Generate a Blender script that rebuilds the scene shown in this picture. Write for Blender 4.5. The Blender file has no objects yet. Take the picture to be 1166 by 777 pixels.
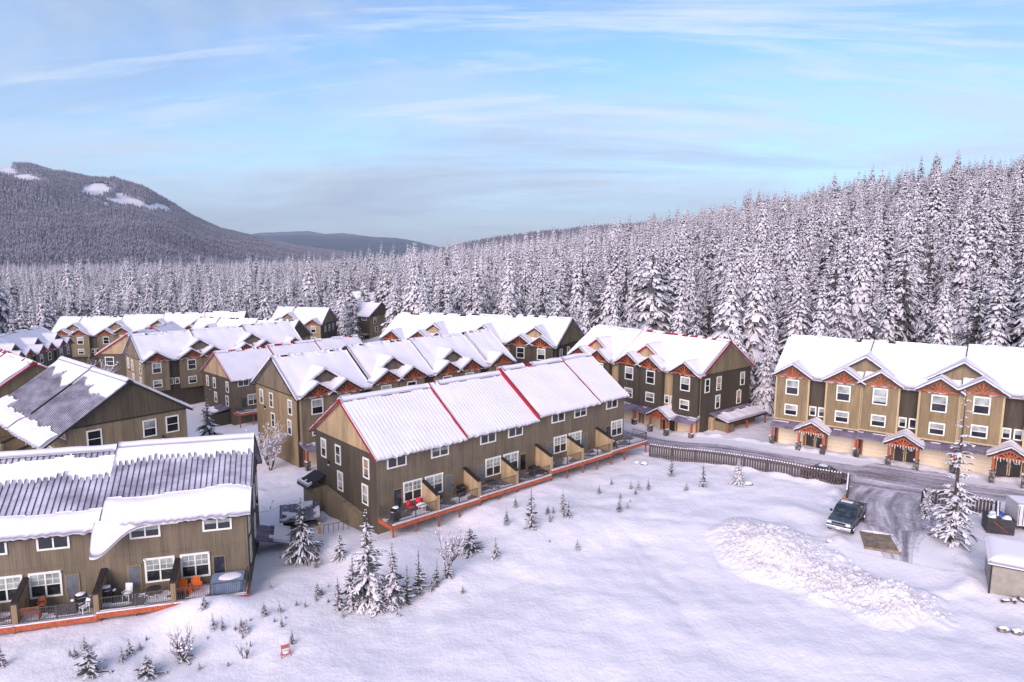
import bpy, math, random
from mathutils import Vector, noise
C = bpy.context.scene.collection
R = math.radians
def N(x, y, z=0.0): return noise.noise(Vector((x, y, z)))
def clamp(a, lo=0.0, hi=1.0): return max(lo, min(hi, a))
def sstep(a, b, x):
    q = clamp((x - a) / (b - a)); return q * q * (3 - 2 * q)
def lerp(a, b, q): return a + (b - a) * q
CAMZ = 24.0
W, RISE, HG, HF = 11.6, 3.8, 8.53, 5.5           # gable width, ridge rise, eave above garage, eave above deck
SL = RISE / (W / 2)
# ---- terrain: heights measured at known spots, blended
CP = [(0,45,-1.9),(10,50,-1.5),(20,45,-1.5),(30,44,-1.4),(20,60,-.6),(30,58,-.45),(-5,55,-1.3),(-10,45,-2.2),(-20,40,-2.8),
 (-35,34,-3.2),(-50,36,-3),(0,34,-2.3),(15,34,-1.9),(40,50,-.8),(45,58,-.35),(52,46,-1),(15,72,-.3),(33,66,-.25),(8,65,-.5),(0,62,-.3),(-9.5,54.5,-.6),(2.8,66.2,-.1),(14.8,76.8,-.35),(-14,56.5,-1.2),
 (-15,47,-1.95),(-27,42.4,-1.8),(-36,39.2,-1.95),(-22,43.6,-1.8),(-31,40.8,-1.85),(-18,52.5,-2.3),(-15,60,-1.6),(-19,66,-1.7),(-23,62,-3.0),(-29,58,-4.1),(-42,52,-4.2),
 (-24,69,-2.4),(-28,74,-2.3),(-15,72,-2.1),(-5,82,-2.2),(4,92,-1.9),(12,86,-1.2),(18,88,-1.0),(16,80,-.7),(30,80,-.05),(28,73,-.1),(40,72,0),(50,64,0),
 (60,56,0),(44,66,-.1),(24,72,-.15),(30,90,-.1),(24,100,-.6),(45,85,.5),(60,75,1),(-25,78,-2.3),(-10,92,-2.2),(-36,84,-2.2),(-20,100,-2),(-35,72,-2.8),
 (-43,66,-2.6),(-52,64,-3),(-60,75,-3),(-34,76,-3),(-52,90,-4),(-45,100,-6.2),(-47,112,-6.6),(-35,110,-6),(-30,125,-6),(-60,115,-5),(-50,128,-5),
 (-70,125,-6.5),(-72,135,-6.7),(-85,130,-8),(-98,138,-8),(-104,156,-8),(-90,130,-7.6),(-110,175,-9),(-60,140,-4.5),(-60,155,-5),(-50,150,-6),(-90,150,-6),
 (0,108,-.8),(7,108,-.8),(-20,122,-1.8),(-45,214,-6),(-53,188,-6.6),(-80,190,-7),(20,120,0),(-10,140,-1),(70,60,2),(80,40,1),(0,10,-4),(40,10,-4),(-40,10,-5),(-90,60,-6),(-90,100,-8)]
HC = [(-60,-11),(-40,-12),(-25,-11),(-15,-8),(0,6),(8.6,17),(19,35),(31,50),(40,56),(60,60)]
def hill(az):
    if az <= HC[0][0]: return HC[0][1]
    for (a, h), (b, k) in zip(HC, HC[1:]):
        if az <= b: return lerp(h, k, (az - a) / (b - a))
    return HC[-1][1]
def base_h(x, y):
    sw = sz = 0.0
    for cx, cy, cz in CP:
        d = (x - cx) ** 2 + (y - cy) ** 2 + 6.0
        w = 1.0 / (d * d); sw += w; sz += w * cz
    z = sz / sw
    r = math.hypot(x, y)
    if r > 100:
        az = math.degrees(math.atan2(x, y))
        hh = hill(az) if abs(az) < 100 else -8
        k = sstep(-15, 6, az); r1 = lerp(300, 470, k)
        far = lerp(sstep(130, 300, r), clamp((r - 106) / (r1 - 106)) ** .9, k)
        z = lerp(z, hh, far)
        if r > r1: z = lerp(z, -60, sstep(r1, 2500, r))
    return z
def seg_d(px, py, a, b):
    ax, ay = a; bx, by = b; vx, vy = bx - ax, by - ay
    q = clamp(((px - ax) * vx + (py - ay) * vy) / (vx * vx + vy * vy))
    return math.hypot(px - ax - q * vx, py - ay - q * vy), q
ROAD = [(67,52.4),(50,63),(37,71),(29,76.4),(20,83.2),(13.5,89.5)]
LANE = [(13.5,89.5),(7,91.5),(-2,84.5),(-21,67.5),(-25,64.5),(-34,66),(-44,60.5),(-60,54)]
DRIVE = [(41,67.5),(36,62.5),(33,56),(31,51.5)]
MOUND = [(20.8,55.4),(21.8,51.9),(23.7,48.9),(26.3,46.9),(29.0,45.4)]
def road_d(x, y):
    m = 99
    for pl, hw in ((ROAD, 4.6), (LANE, 4.0), (DRIVE, 3.6)):
        for a, b in zip(pl, pl[1:]):
            d, q = seg_d(x, y, a, b); m = min(m, d - hw)
    return m
def bump2(x, y, cx, cy, rx, ry=None, ang=0):
    ry = ry or rx; dx, dy = x - cx, y - cy; c, s = math.cos(ang), math.sin(ang)
    u, v = dx * c + dy * s, -dx * s + dy * c
    return math.exp(-(u / rx) ** 2 - (v / ry) ** 2)
def T(x, y):
    z = base_h(x, y)
    if 20 < y < 130 and -80 < x < 80:
        d = road_d(x, y)
        k = sstep(-.2, 1.6, d)
        z += k * (.16 * N(x * .23, y * .23, 3) + .10 * N(x * .6, y * .6, 7) + .045 * N(x * 1.7, y * 1.7, 1))
        z += .38 * math.exp(-((d - .9) / .75) ** 2) * (.75 + .9 * N(x * .8, y * .8, 5)) 
        # shoulder of shed snow along the decks and by the left row
        z += 1.2 * bump2(x, y, -21.3, 44.9, 3.4, 1.6, R(20)) + .5 * bump2(x, y, -17.2, 50.5, 1.6, 3.5, R(-15))
        z += .5 * bump2(x, y, 26, 60.8, 3.2, 1.6, R(-40)) + .35 * bump2(x, y, 33.3, 61.2, .8, 3.2, R(-12))
        for a, b, dd, ww in (((14, 70), (11.5, 56), .12, .7), ((11.5, 56), (12.5, 43), .12, .7), ((29, 55), (13, 60), .07, .45), ((5, 62), (24, 66), .06, .5), ((-6, 52), (10, 47), .06, .6), ((35, 52), (29, 42), .10, .8)):
            z -= dd * math.exp(-(seg_d(x + .5 * N(x * .4, y * .4, 2), y, a, b)[0] / ww) ** 2)
        z += .05 * max(0, N(x * .9 + y * .3, y * 2.2, 12))
    return z
# ---------------------------------------------------------------- materials
MATS = {}
def newmat(name):
    m = bpy.data.materials.new(name); m.use_nodes = True; MATS[name] = m
    nt = m.node_tree; b = nt.nodes['Principled BSDF']; return m, nt, b
def nd(nt, t, **kw):
    n = nt.nodes.new(t)
    for k, v in kw.items():
        if k.startswith('_'): setattr(n, k[1:], v)
        else:
            key = int(k[1:]) if k[0] == 'i' and k[1:].isdigit() else k.replace('__', ' ')
            n.inputs[key].default_value = v
    return n
def lk(nt, a, b): nt.links.new(a, b)
def coords(nt, scale=(1,1,1), kind='Object'):
    tc = nd(nt, 'ShaderNodeTexCoord'); mp = nd(nt, 'ShaderNodeMapping'); mp.inputs['Scale'].default_value = scale
    lk(nt, tc.outputs[kind], mp.inputs[0]); return mp.outputs[0]
def noise_n(nt, vec, scale, detail=4, rough=.6):
    n = nd(nt, 'ShaderNodeTexNoise', Scale=scale, Detail=detail, Roughness=rough); lk(nt, vec, n.inputs['Vector']); return n.outputs['Fac']
def ramp(nt, fac, stops):
    r = nd(nt, 'ShaderNodeValToRGB'); lk(nt, fac, r.inputs[0]); e = r.color_ramp.elements
    while len(e) < len(stops): e.new(.5)
    for i, (p, c) in enumerate(stops):
        e[i].position = p; e[i].color = c if len(c) == 4 else (*c, 1)
    return r.outputs[0]
def mixc(nt, f, a, b, mode='MIX'):
    m = nd(nt, 'ShaderNodeMix', _data_type='RGBA', _blend_type=mode)
    for s, v in ((m.inputs[0], f), (m.inputs[6], a), (m.inputs[7], b)):
        if hasattr(v, 'links'): lk(nt, v, s)
        else: s.default_value = v if not isinstance(v, tuple) or len(v) == 4 else (*v, 1)
    return m.outputs[2]
def mth(nt, op, a, b=None, c=None):
    m = nd(nt, 'ShaderNodeMath', _operation=op)
    for i, v in enumerate((a, b, c)):
        if v is None: continue
        if hasattr(v, 'links'): lk(nt, v, m.inputs[i])
        else: m.inputs[i].default_value = v
    return m.outputs[0]
def bump(nt, b, h, strength=.3, dist=.1):
    n = nd(nt, 'ShaderNodeBump', Strength=strength, Distance=dist); lk(nt, h, n.inputs['Height']); lk(nt, n.outputs[0], b.inputs['Normal'])

def plain(name, col, rough=.6, metal=0, var=.25, vs=3.0, bs=0):
    m, nt, b = newmat(name); v = coords(nt)
    n = noise_n(nt, v, vs)
    lo = tuple(c * (1 - var) for c in col); hi = tuple(min(1, c * (1 + var)) for c in col)
    lk(nt, ramp(nt, n, [(.3, lo), (.7, hi)]), b.inputs['Base Color'])
    b.inputs['Roughness'].default_value = rough; b.inputs['Metallic'].default_value = metal
    if bs: bump(nt, b, noise_n(nt, v, vs * 8), bs, .03)
    return m
def siding(name, col, pitch=.41):
    """board-and-batten: vertical battens every pitch metres, rain streaks and faded patches"""
    m, nt, b = newmat(name)
    tc = nd(nt, 'ShaderNodeTexCoord'); sx = nd(nt, 'ShaderNodeSeparateXYZ'); lk(nt, tc.outputs['Object'], sx.inputs[0])
    s = mth(nt, 'ADD', sx.outputs[0], sx.outputs[1]); fr = mth(nt, 'FRACT', mth(nt, 'MULTIPLY', s, 1 / pitch))
    bat = mth(nt, 'LESS_THAN', mth(nt, 'ABSOLUTE', mth(nt, 'SUBTRACT', fr, .5)), .09)
    edge = mth(nt, 'LESS_THAN', mth(nt, 'ABSOLUTE', mth(nt, 'SUBTRACT', fr, .62)), .035)
    mp = nd(nt, 'ShaderNodeMapping'); mp.inputs['Scale'].default_value = (1.4, 1.4, .25); lk(nt, tc.outputs['Object'], mp.inputs[0])
    n = noise_n(nt, mp.outputs[0], 1.2, 5, .65)
    c = ramp(nt, n, [(.28, tuple(x * .62 for x in col)), (.5, col), (.75, tuple(x * 1.28 for x in col))])
    pl = nd(nt, 'ShaderNodeTexWhiteNoise', _noise_dimensions='1D'); lk(nt, mth(nt, 'FLOOR', mth(nt, 'MULTIPLY', s, 1 / 1.22)), pl.inputs['W'])
    c = mixc(nt, .22, c, pl.outputs['Value'], 'MULTIPLY')
    c = mixc(nt, mth(nt, 'MULTIPLY', edge, .5), c, tuple(x * .3 for x in col))
    c = mixc(nt, mth(nt, 'MULTIPLY', bat, .25), c, tuple(min(1, x * 1.3) for x in col))
    lk(nt, c, b.inputs['Base Color']); b.inputs['Roughness'].default_value = .8
    bump(nt, b, bat, .5, .03)
# wall colours: kept as real paint albedo
siding('siding_olive', (.178, .132, .088)); siding('siding_dark', (.075, .055, .038)); siding('siding_tan', (.42, .285, .165))
siding('siding_buff', (.27, .185, .10)); siding('siding_brown', (.10, .074, .046)); siding('siding_mid', (.24, .175, .105))
plain('trim_white', (.78, .73, .66), .5, 0, .08); plain('trim_tan', (.50, .36, .20), .6, 0, .1); plain('garage_cream', (.72, .58, .42), .5, 0, .05, 1)
plain('orange_timber', (.38, .08, .03), .55, 0, .35, 4, .2); plain('red_metal', (.36, .012, .02), .4, .2, .15)
plain('shaded_rib', (.075, .06, .085), .5, .2, .3); plain('dark_metal', (.035, .028, .03), .45, .3, .3); plain('rail_metal', (.10, .085, .08), .5, .4, .2); plain('deck_board', (.17, .15, .15), .8, 0, .4, 5, .3)  # rib metal: less frost, with the ribs' shadow lines put into its colour
plain('door_dark', (.03, .022, .02), .4, 0, .2); plain('door_grey', (.13, .13, .15), .4); plain('bark', (.075, .05, .04), .9, 0, .4, 8, .5)
plain('black_paint', (.012, .012, .014), .35); plain('orange_plastic', (.95, .17, .005), .5, 0, .1); plain('pink_fabric', (.75, .02, .06), .7, 0, .2)
plain('brown_wood', (.30, .085, .035), .6, 0, .35, 6, .2); plain('white_plastic', (.8, .8, .82), .45, 0, .06); plain('grey_cover', (.20, .25, .36), .7, 0, .2, 2, .3)
plain('blue_plastic', (.03, .08, .35), .5); plain('fence_wood', (.085, .058, .05), .9, 0, .5, 5, .4); plain('bin_dark', (.05, .045, .05), .6, .2, .4, 3)
plain('trailer_white', (.62, .58, .60), .45, 0, .08); plain('shed_tan', (.30, .26, .22), .75, 0, .15, 2); plain('yellow_paint', (.7, .35, .03), .5)
plain('rubber', (.015, .015, .016), .8); plain('chrome', (.75, .75, .77), .15, 1, .05); plain('tail_red', (.4, .01, .01), .3); plain('bare_dirt', (.24, .175, .13), .95, 0, .45, 1.6, .6)
plain('lens', (.7, .7, .72), .1, 0, .05); plain('red_paint', (.42, .11, .08), .5, 0, .2); plain('plate_white', (.8, .8, .8), .4)
plain('wood_orange', (.42, .17, .05), .7, 0, .3, 6)
def stone():
    m, nt, b = newmat('stone'); v = coords(nt); vo = nd(nt, 'ShaderNodeTexVoronoi', Scale=3.2); lk(nt, v, vo.inputs['Vector'])
    lk(nt, ramp(nt, vo.outputs['Distance'], [(.1, (.30, .26, .23)), (.4, (.16, .14, .125)), (.6, (.07, .06, .055))]), b.inputs['Base Color']); bump(nt, b, vo.outputs['Distance'], .8, .06); b.inputs['Roughness'].default_value = .9
stone()
def car_paint(name, col):
    m, nt, b = newmat(name); v = coords(nt); n = noise_n(nt, v, 2.5, 6)
    lk(nt, ramp(nt, n, [(.45, col), (.8, tuple(c * .6 + .10 for c in col))]), b.inputs['Base Color'])
    b.inputs['Metallic'].default_value = .2; b.inputs['Roughness'].default_value = .35; b.inputs['Coat Weight'].default_value = .5
car_paint('paint_slate', (.012, .02, .03)); car_paint('paint_navy', (.008, .02, .09))
def glass(name, col, rough=.08):
    m, nt, b = newmat(name); v = coords(nt, (1, 1, 1)); n = noise_n(nt, v, .9, 3)
    lk(nt, ramp(nt, n, [(.35, tuple(c * .5 for c in col)), (.7, tuple(c * 1.6 for c in col))]), b.inputs['Base Color'])
    b.inputs['Roughness'].default_value = rough; b.inputs['Specular IOR Level'].default_value = .8
glass('glass_dark', (.016, .018, .024)); glass('blind_sheen', (.30, .31, .30), .35); glass('blind_tan', (.34, .22, .16), .4); glass('car_glass', (.02, .035, .045), .06)

SNOW = (.83, .755, .81)
def snow(name, bs=.35, fine=9.0, dirty=0, lumps=0, attr=None):
    m, nt, b = newmat(name); v = coords(nt)
    n1 = noise_n(nt, v, .35, 5); n2 = noise_n(nt, v, fine, 5, .7)
    c = ramp(nt, n1, [(.3, tuple(x * .95 for x in SNOW)), (.7, tuple(min(1, x * 1.03) for x in SNOW))])
    clean = c
    if dirty:
        d1 = noise_n(nt, v, 1.1, 6, .7); d2 = noise_n(nt, v, 4.5, 6, .75)
        c = mixc(nt, ramp(nt, d1, [(.42, (0, 0, 0)), (.62, (.6 * dirty,) * 3)]), c, (.62, .52, .50))
        c = mixc(nt, ramp(nt, d2, [(.56, (0, 0, 0)), (.64, (.85 * dirty,) * 3)]), c, (.22, .16, .14))
    if attr:
        at = nd(nt, 'ShaderNodeAttribute', _attribute_name=attr); c = mixc(nt, at.outputs['Fac'], clean, c)
    lk(nt, c, b.inputs['Base Color']); b.inputs['Roughness'].default_value = .75; b.inputs['Specular IOR Level'].default_value = .2
    h = n2
    if lumps:
        vo = nd(nt, 'ShaderNodeTexVoronoi', Scale=lumps); lk(nt, v, vo.inputs['Vector']); h = mth(nt, 'ADD', n2, mth(nt, 'MULTIPLY', vo.outputs['Distance'], 1.2))
    bump(nt, b, h, bs, .08)
snow('snow', .3, 7); snow('snow_roof', .12, 6); snow('snow_tree', .3, 5); snow('snow_dirty', .5, 6, 1, 3.0); snow('pile_snow', .4, 5, 1, 0, 'dirt')
def ground_mat():
    m, nt, b = newmat('ground_snow'); v = coords(nt)
    n1 = noise_n(nt, v, .12, 5); n2 = noise_n(nt, v, 3.2, 6, .65); n3 = noise_n(nt, v, .8, 4)
    v2 = coords(nt, (1.0, .35, 1)); n4 = noise_n(nt, v2, 1.3, 5, .6)
    c = ramp(nt, n1, [(.3, tuple(x * .96 for x in SNOW)), (.7, tuple(min(1, x * 1.03) for x in SNOW))])
    c = mixc(nt, ramp(nt, noise_n(nt, v, 5.5, 5, .8), [(.70, (0, 0, 0)), (.78, (.25, .25, .25))]), c, (.5, .42, .42))
    lk(nt, c, b.inputs['Base Color']); b.inputs['Roughness'].default_value = .75; b.inputs['Specular IOR Level'].default_value = .2
    n5 = noise_n(nt, v, 11, 4, .7); h = mth(nt, 'ADD', mth(nt, 'ADD', mth(nt, 'MULTIPLY', n2, .6), mth(nt, 'MULTIPLY', n5, .22)), mth(nt, 'ADD', n3, n4)); bump(nt, b, h, .38, .2)
ground_mat()
def road_mat(name, bare, cover):
    """asphalt under packed snow; wheel tracks follow the UV along the road"""
    m, nt, b = newmat(name)
    tc = nd(nt, 'ShaderNodeTexCoord'); sx = nd(nt, 'ShaderNodeSeparateXYZ'); lk(nt, tc.outputs['UV'], sx.inputs[0])
    mp = nd(nt, 'ShaderNodeMapping'); mp.inputs['Scale'].default_value = (.07, 1.6, 1); lk(nt, tc.outputs['UV'], mp.inputs[0])
    tr = noise_n(nt, mp.outputs[0], 1.0, 6, .65)
    v = coords(nt); n1 = noise_n(nt, v, .25, 6, .6); n2 = noise_n(nt, v, 2.2, 6, .7)
    edge = mth(nt, 'MULTIPLY', mth(nt, 'POWER', mth(nt, 'ABSOLUTE', sx.outputs[1]), 4), .004)
    f = mth(nt, 'ADD', mth(nt, 'ADD', mth(nt, 'MULTIPLY', tr, .75), mth(nt, 'MULTIPLY', n1, .2)), mth(nt, 'ADD', mth(nt, 'MULTIPLY', n2, .25), mth(nt, 'MINIMUM', edge, .6)))
    f = mth(nt, 'ADD', f, cover)
    c = ramp(nt, f, [(.38, bare), (.50, tuple(x * 1.5 + .05 for x in bare)), (.60, (.42, .36, .42)), (.74, SNOW)])
    lk(nt, c, b.inputs['Base Color'])
    lk(nt, ramp(nt, f, [(.4, (.45,) * 3), (.6, (.75,) * 3)]), b.inputs['Roughness']); bump(nt, b, f, .5, .12)
road_mat('slush_road', (.095, .078, .092), -.03); road_mat('packed_lane', (.18, .16, .19), .16); road_mat('slush_drive', (.095, .078, .092), .0)
def seam_metal(name, col, frost):
    m, nt, b = newmat(name); v = coords(nt, (.5, 1, 1)); n = noise_n(nt, v, .8, 5, .6)
    sx = nd(nt, 'ShaderNodeSeparateXYZ'); tc = nd(nt, 'ShaderNodeTexCoord'); lk(nt, tc.outputs['Object'], sx.inputs[0])
    pw = nd(nt, 'ShaderNodeTexWhiteNoise', _noise_dimensions='1D'); lk(nt, mth(nt, 'FLOOR', mth(nt, 'DIVIDE', sx.outputs[0], .4)), pw.inputs['W'])
    f = mth(nt, 'ADD', n, mth(nt, 'MULTIPLY', pw.outputs['Value'], .05))
    lk(nt, ramp(nt, f, [(.36, col), (.7, frost)]), b.inputs['Base Color']); b.inputs['Roughness'].default_value = .45; b.inputs['Metallic'].default_value = .15
seam_metal('frosted_metal', (.27, .235, .30), (.66, .61, .72)); seam_metal('plum_metal', (.11, .085, .12), (.30, .25, .34))
def needles():
    m, nt, b = newmat('needles'); oi = nd(nt, 'ShaderNodeObjectInfo'); v = coords(nt); n = noise_n(nt, v, 1.1, 4)
    c = ramp(nt, n, [(.3, (.032, .033, .036)), (.48, (.075, .08, .076)), (.66, (.15, .145, .15)), (.82, (.30, .28, .31))]); c = mixc(nt, mth(nt, 'MULTIPLY', oi.outputs['Random'], .5), c, (.075, .06, .07))
    lk(nt, c, b.inputs['Base Color']); b.inputs['Roughness'].default_value = .85
needles()
def speck_forest():
    """snow-dusted conifer seen kilometres off"""
    m, nt, b = newmat('dusted_conifer'); v = coords(nt); n = noise_n(nt, v, .09, 3, .8)
    c = ramp(nt, n, [(.42, (.07, .062, .085)), (.60, (.48, .42, .52))])
    lk(nt, c, b.inputs['Base Color']); b.inputs['Roughness'].default_value = .9
speck_forest()
def hill_mat(name, stops, sc):
    m, nt, b = newmat(name); v = coords(nt); n = noise_n(nt, v, sc, 8, .7)
    lk(nt, ramp(nt, n, stops), b.inputs['Base Color']); b.inputs['Roughness'].default_value = .95
hill_mat('wooded_slope', [(.35, (.05, .05, .07)), (.65, (.24, .22, .27))], .03)
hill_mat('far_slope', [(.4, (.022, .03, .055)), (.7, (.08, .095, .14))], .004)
def mountain_mat():
    m, nt, b = newmat('mountain_slope'); v = coords(nt); n = noise_n(nt, v, .02, 8, .75)
    c = ramp(nt, n, [(.35, (.05, .048, .065)), (.68, (.33, .30, .36))])
    at = nd(nt, 'ShaderNodeAttribute', _attribute_name='clear'); 
    f = mth(nt, 'ADD', at.outputs['Fac'], mth(nt, 'MULTIPLY', mth(nt, 'SUBTRACT', noise_n(nt, v, .012, 6, .7), .5), .8))
    lk(nt, mixc(nt, ramp(nt, f, [(.45, (0,) * 3), (.55, (1,) * 3)]), c, SNOW), b.inputs['Base Color']); b.inputs['Roughness'].default_value = .95
mountain_mat()

# ---------------------------------------------------------------- mesh helpers
class MB:
    def __init__(s): s.v = []; s.f = []; s.m = []; s.names = []
    def mi(s, m):
        if m not in s.names: s.names.append(m)
        return s.names.index(m)
    def poly(s, pts, m):
        i = len(s.v); s.v += [tuple(p) for p in pts]; s.f.append(tuple(range(i, i + len(pts)))); s.m.append(s.mi(m))
    def mesh(s, vs, fs, m):
        i = len(s.v); s.v += [tuple(p) for p in vs]; k = s.mi(m)
        for f in fs: s.f.append(tuple(i + j for j in f)); s.m.append(k)
    def box(s, a, b, m, skip=''):
        (x0, y0, z0), (x1, y1, z1) = a, b
        vs = [(x, y, z) for z in (z0, z1) for y in (y0, y1) for x in (x0, x1)]
        fs = {'d': (0, 2, 3, 1), 'u': (4, 5, 7, 6), 'f': (0, 1, 5, 4), 'b': (2, 6, 7, 3), 'l': (0, 4, 6, 2), 'r': (1, 3, 7, 5)}
        s.mesh(vs, [f for k, f in fs.items() if k not in skip], m)
    def prism(s, prof, a, b, m, axis='x'):
        """closed profile (p, q) swept from a to b along an axis"""
        n = len(prof)
        def P(u, pq):
            return {'x': (u, pq[0], pq[1]), 'y': (pq[0], u, pq[1]), 'z': (pq[0], pq[1], u)}[axis]
        vs = [P(a, q) for q in prof] + [P(b, q) for q in prof]
        s.mesh(vs, [tuple(range(n)), tuple(range(2 * n - 1, n - 1, -1))] + [(i, (i + 1) % n, n + (i + 1) % n, n + i) for i in range(n)], m)
    def beam(s, p, q, w, h, m, up=(0, 0, 1)):
        p = Vector(p); q = Vector(q); d = (q - p).normalized(); u = Vector(up)
        if abs(d.dot(u)) > .98: u = Vector((0, 1, 0))
        x = d.cross(u).normalized() * w / 2; y = x.cross(d).normalized() * h / 2
        vs = [p - x - y, p + x - y, p + x + y, p - x + y, q - x - y, q + x - y, q + x + y, q - x + y]
        s.mesh(vs, [(0, 1, 2, 3), (7, 6, 5, 4), (0, 4, 5, 1), (1, 5, 6, 2), (2, 6, 7, 3), (3, 7, 4, 0)], m)
    def tube(s, pts, rad, m, n=6, cap=True):
        rings = []
        for i, p in enumerate(pts):
            p = Vector(p); a = Vector(pts[max(0, i - 1)]); b = Vector(pts[min(len(pts) - 1, i + 1)]); d = (b - a).normalized()
            u = Vector((0, 0, 1)) if abs(d.z) < .9 else Vector((1, 0, 0)); x = d.cross(u).normalized(); y = x.cross(d)
            r = rad[i] if isinstance(rad, (list, tuple)) else rad
            rings.append([p + x * r * math.cos(2 * math.pi * k / n) + y * r * math.sin(2 * math.pi * k / n) for k in range(n)])
        vs = sum(rings, []); fs = []
        for i in range(len(pts) - 1):
            for k in range(n): fs.append((i * n + k, i * n + (k + 1) % n, (i + 1) * n + (k + 1) % n, (i + 1) * n + k))
        if cap: fs += [tuple(range(n)), tuple(range(len(vs) - 1, len(vs) - n - 1, -1))]
        s.mesh(vs, fs, m)
    def blob(s, c, r, m, seed=0, nu=8, nv=5, half=True, amp=.2):
        rx, ry, rz = r; vs = []; fs = []
        for j in range(nv + 1):
            ph = (math.pi / 2 if half else math.pi) * j / nv - (0 if half else math.pi / 2)
            for i in range(nu):
                th = 2 * math.pi * i / nu; k = 1 + amp * N(math.cos(th) * 1.3 + seed, math.sin(th) * 1.3, ph * 1.2)
                vs.append((c[0] + rx * k * math.cos(ph) * math.cos(th), c[1] + ry * k * math.cos(ph) * math.sin(th), c[2] + rz * k * math.sin(ph)))
        for j in range(nv):
            for i in range(nu): fs.append((j * nu + i, j * nu + (i + 1) % nu, (j + 1) * nu + (i + 1) % nu, (j + 1) * nu + i))
        s.mesh(vs, fs, m)
    def data(s, name, smooth=False, flip=1):
        me = bpy.data.meshes.new(name)
        v = s.v if flip > 0 else [(-a, b, c) for a, b, c in s.v]
        f = s.f if flip > 0 else [tuple(reversed(q)) for q in s.f]
        me.from_pydata(v, [], f)
        for n in s.names: me.materials.append(MATS[n])
        me.polygons.foreach_set('material_index', s.m)
        if smooth: me.polygons.foreach_set('use_smooth', [True] * len(me.polygons))
        me.update(); return me
    def build(s, name, parent=None, smooth=False, flip=1, label=None):
        o = bpy.data.objects.new(name, s.data(name, smooth, flip)); C.objects.link(o)
        if parent: o.parent = parent
        if label: o['label'] = label
        return o
def tag(o, label=None, cat=None, group=None, kind=None):
    for k, v in (('label', label), ('category', cat), ('group', group), ('kind', kind)):
        if v: o[k] = v
    return o
def thing(name, loc, rz=0, label=None, cat=None, group=None, scale=1):
    o = bpy.data.objects.new(name, None); o.empty_display_size = .3; C.objects.link(o); o.location = loc; o.rotation_euler = (0, 0, rz); o.scale = (scale,) * 3
    return tag(o, label, cat, group)
def copy_tree(o, parent=None):
    c = o.copy(); C.objects.link(c); c.parent = parent
    for ch in o.children: copy_tree(ch, c)
    return c
# ---------------------------------------------------------------- townhouse rows
def snow_sheet(mb, pt, us, vs, th, m):
    """snow lying on a surface: pt(u, v, height); th(u, v) thickness, none where <= 0; edges closed down to the surface"""
    nu, nv = len(us), len(vs); t = [[th(u, v) for v in vs] for u in us]
    idx = {}; V = []
    def vid(i, j, top):
        k = (i, j, top)
        if k not in idx:
            idx[k] = len(V); V.append(pt(us[i], vs[j], max(.03, t[i][j]) if top else 0.0))
        return idx[k]
    F = []; cell = [[min(t[i][j], t[i+1][j], t[i][j+1], t[i+1][j+1]) > 0 for j in range(nv - 1)] for i in range(nu - 1)]
    for i in range(nu - 1):
        for j in range(nv - 1):
            if not cell[i][j]: continue
            F.append((vid(i, j, 1), vid(i+1, j, 1), vid(i+1, j+1, 1), vid(i, j+1, 1)))
            for (a, b, ni, nj) in (((i, j), (i+1, j), i, j-1), ((i+1, j), (i+1, j+1), i+1, j), ((i+1, j+1), (i, j+1), i, j+1), ((i, j+1), (i, j), i-1, j)):
                if not (0 <= ni < nu - 1 and 0 <= nj < nv - 1 and cell[ni][nj]):
                    F.append((vid(*a, 1), vid(*b, 1), vid(*b, 0), vid(*a, 0)))
    if F: mb.mesh(V, F, m)
def lin(a, b, step):
    n = max(1, int(round((b - a) / step))); return [a + (b - a) * i / n for i in range(n + 1)]

def window(parent, P, s, h0, h1, w, sg, mull=1, sash=True, side='t', at=0, rnd=0.5, lites=False, step=0):
    """window on the plane t=at (side 't') or s=at (side 's'); s is the position along that wall"""
    fr = MB(); pn = MB(); d = .07
    def Q(a, o, z): return (a, at - o, z) if side == 't' else (at - o, a, z)
    def bx(a0, a1, z0, z1, o0, o1, m, mb): 
        p, q = Q(a0, o0, z0), Q(a1, o1, z1); mb.box(tuple(min(i, j) for i, j in zip(p, q)), tuple(max(i, j) for i, j in zip(p, q)), m)
    c = .13; x0, x1 = s - w / 2, s + w / 2
    bx(x0 - c, x1 + c, h1, h1 + c * 1.2, -.02, d, 'trim_white', fr); bx(x0 - c, x1 + c, h0 - c, h0, -.02, d, 'trim_white', fr)
    bx(x0 - c, x0, h0, h1, -.02, d, 'trim_white', fr); bx(x1, x1 + c, h0, h1, -.02, d, 'trim_white', fr)
    for k in range(1, mull):
        xm = x0 + w * k / mull; bx(xm - .05, xm + .05, h0, h1, -.02, d - .015, 'trim_white', fr)
    mid = h0 + (h1 - h0) * .5
    if sash: bx(x0, x1, mid - .035, mid + .035, -.02, d - .02, 'trim_white', fr)
    if lites:
        for k in range(mull):
            xm = x0 + w * (k + .5) / mull; bx(xm - .018, xm + .018, mid, h1, -.02, d - .03, 'trim_white', fr)
        bx(x0, x1, (mid + h1) / 2 - .018, (mid + h1) / 2 + .018, -.02, d - .032, 'trim_white', fr)
    f = fr.build('window', parent, flip=sg)
    bl = 'blind_sheen' if rnd < .6 else 'blind_tan'  # pale upper half: sash reflection put into the colour together with blinds
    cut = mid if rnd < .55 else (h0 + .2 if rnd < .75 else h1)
    def face(z0, z1, m):
        if z1 - z0 > .01: pn.poly([Q(x0, .03, z0), Q(x1, .03, z0), Q(x1, .03, z1), Q(x0, .03, z1)], m)
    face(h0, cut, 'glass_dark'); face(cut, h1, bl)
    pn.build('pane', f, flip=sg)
    return f

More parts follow.
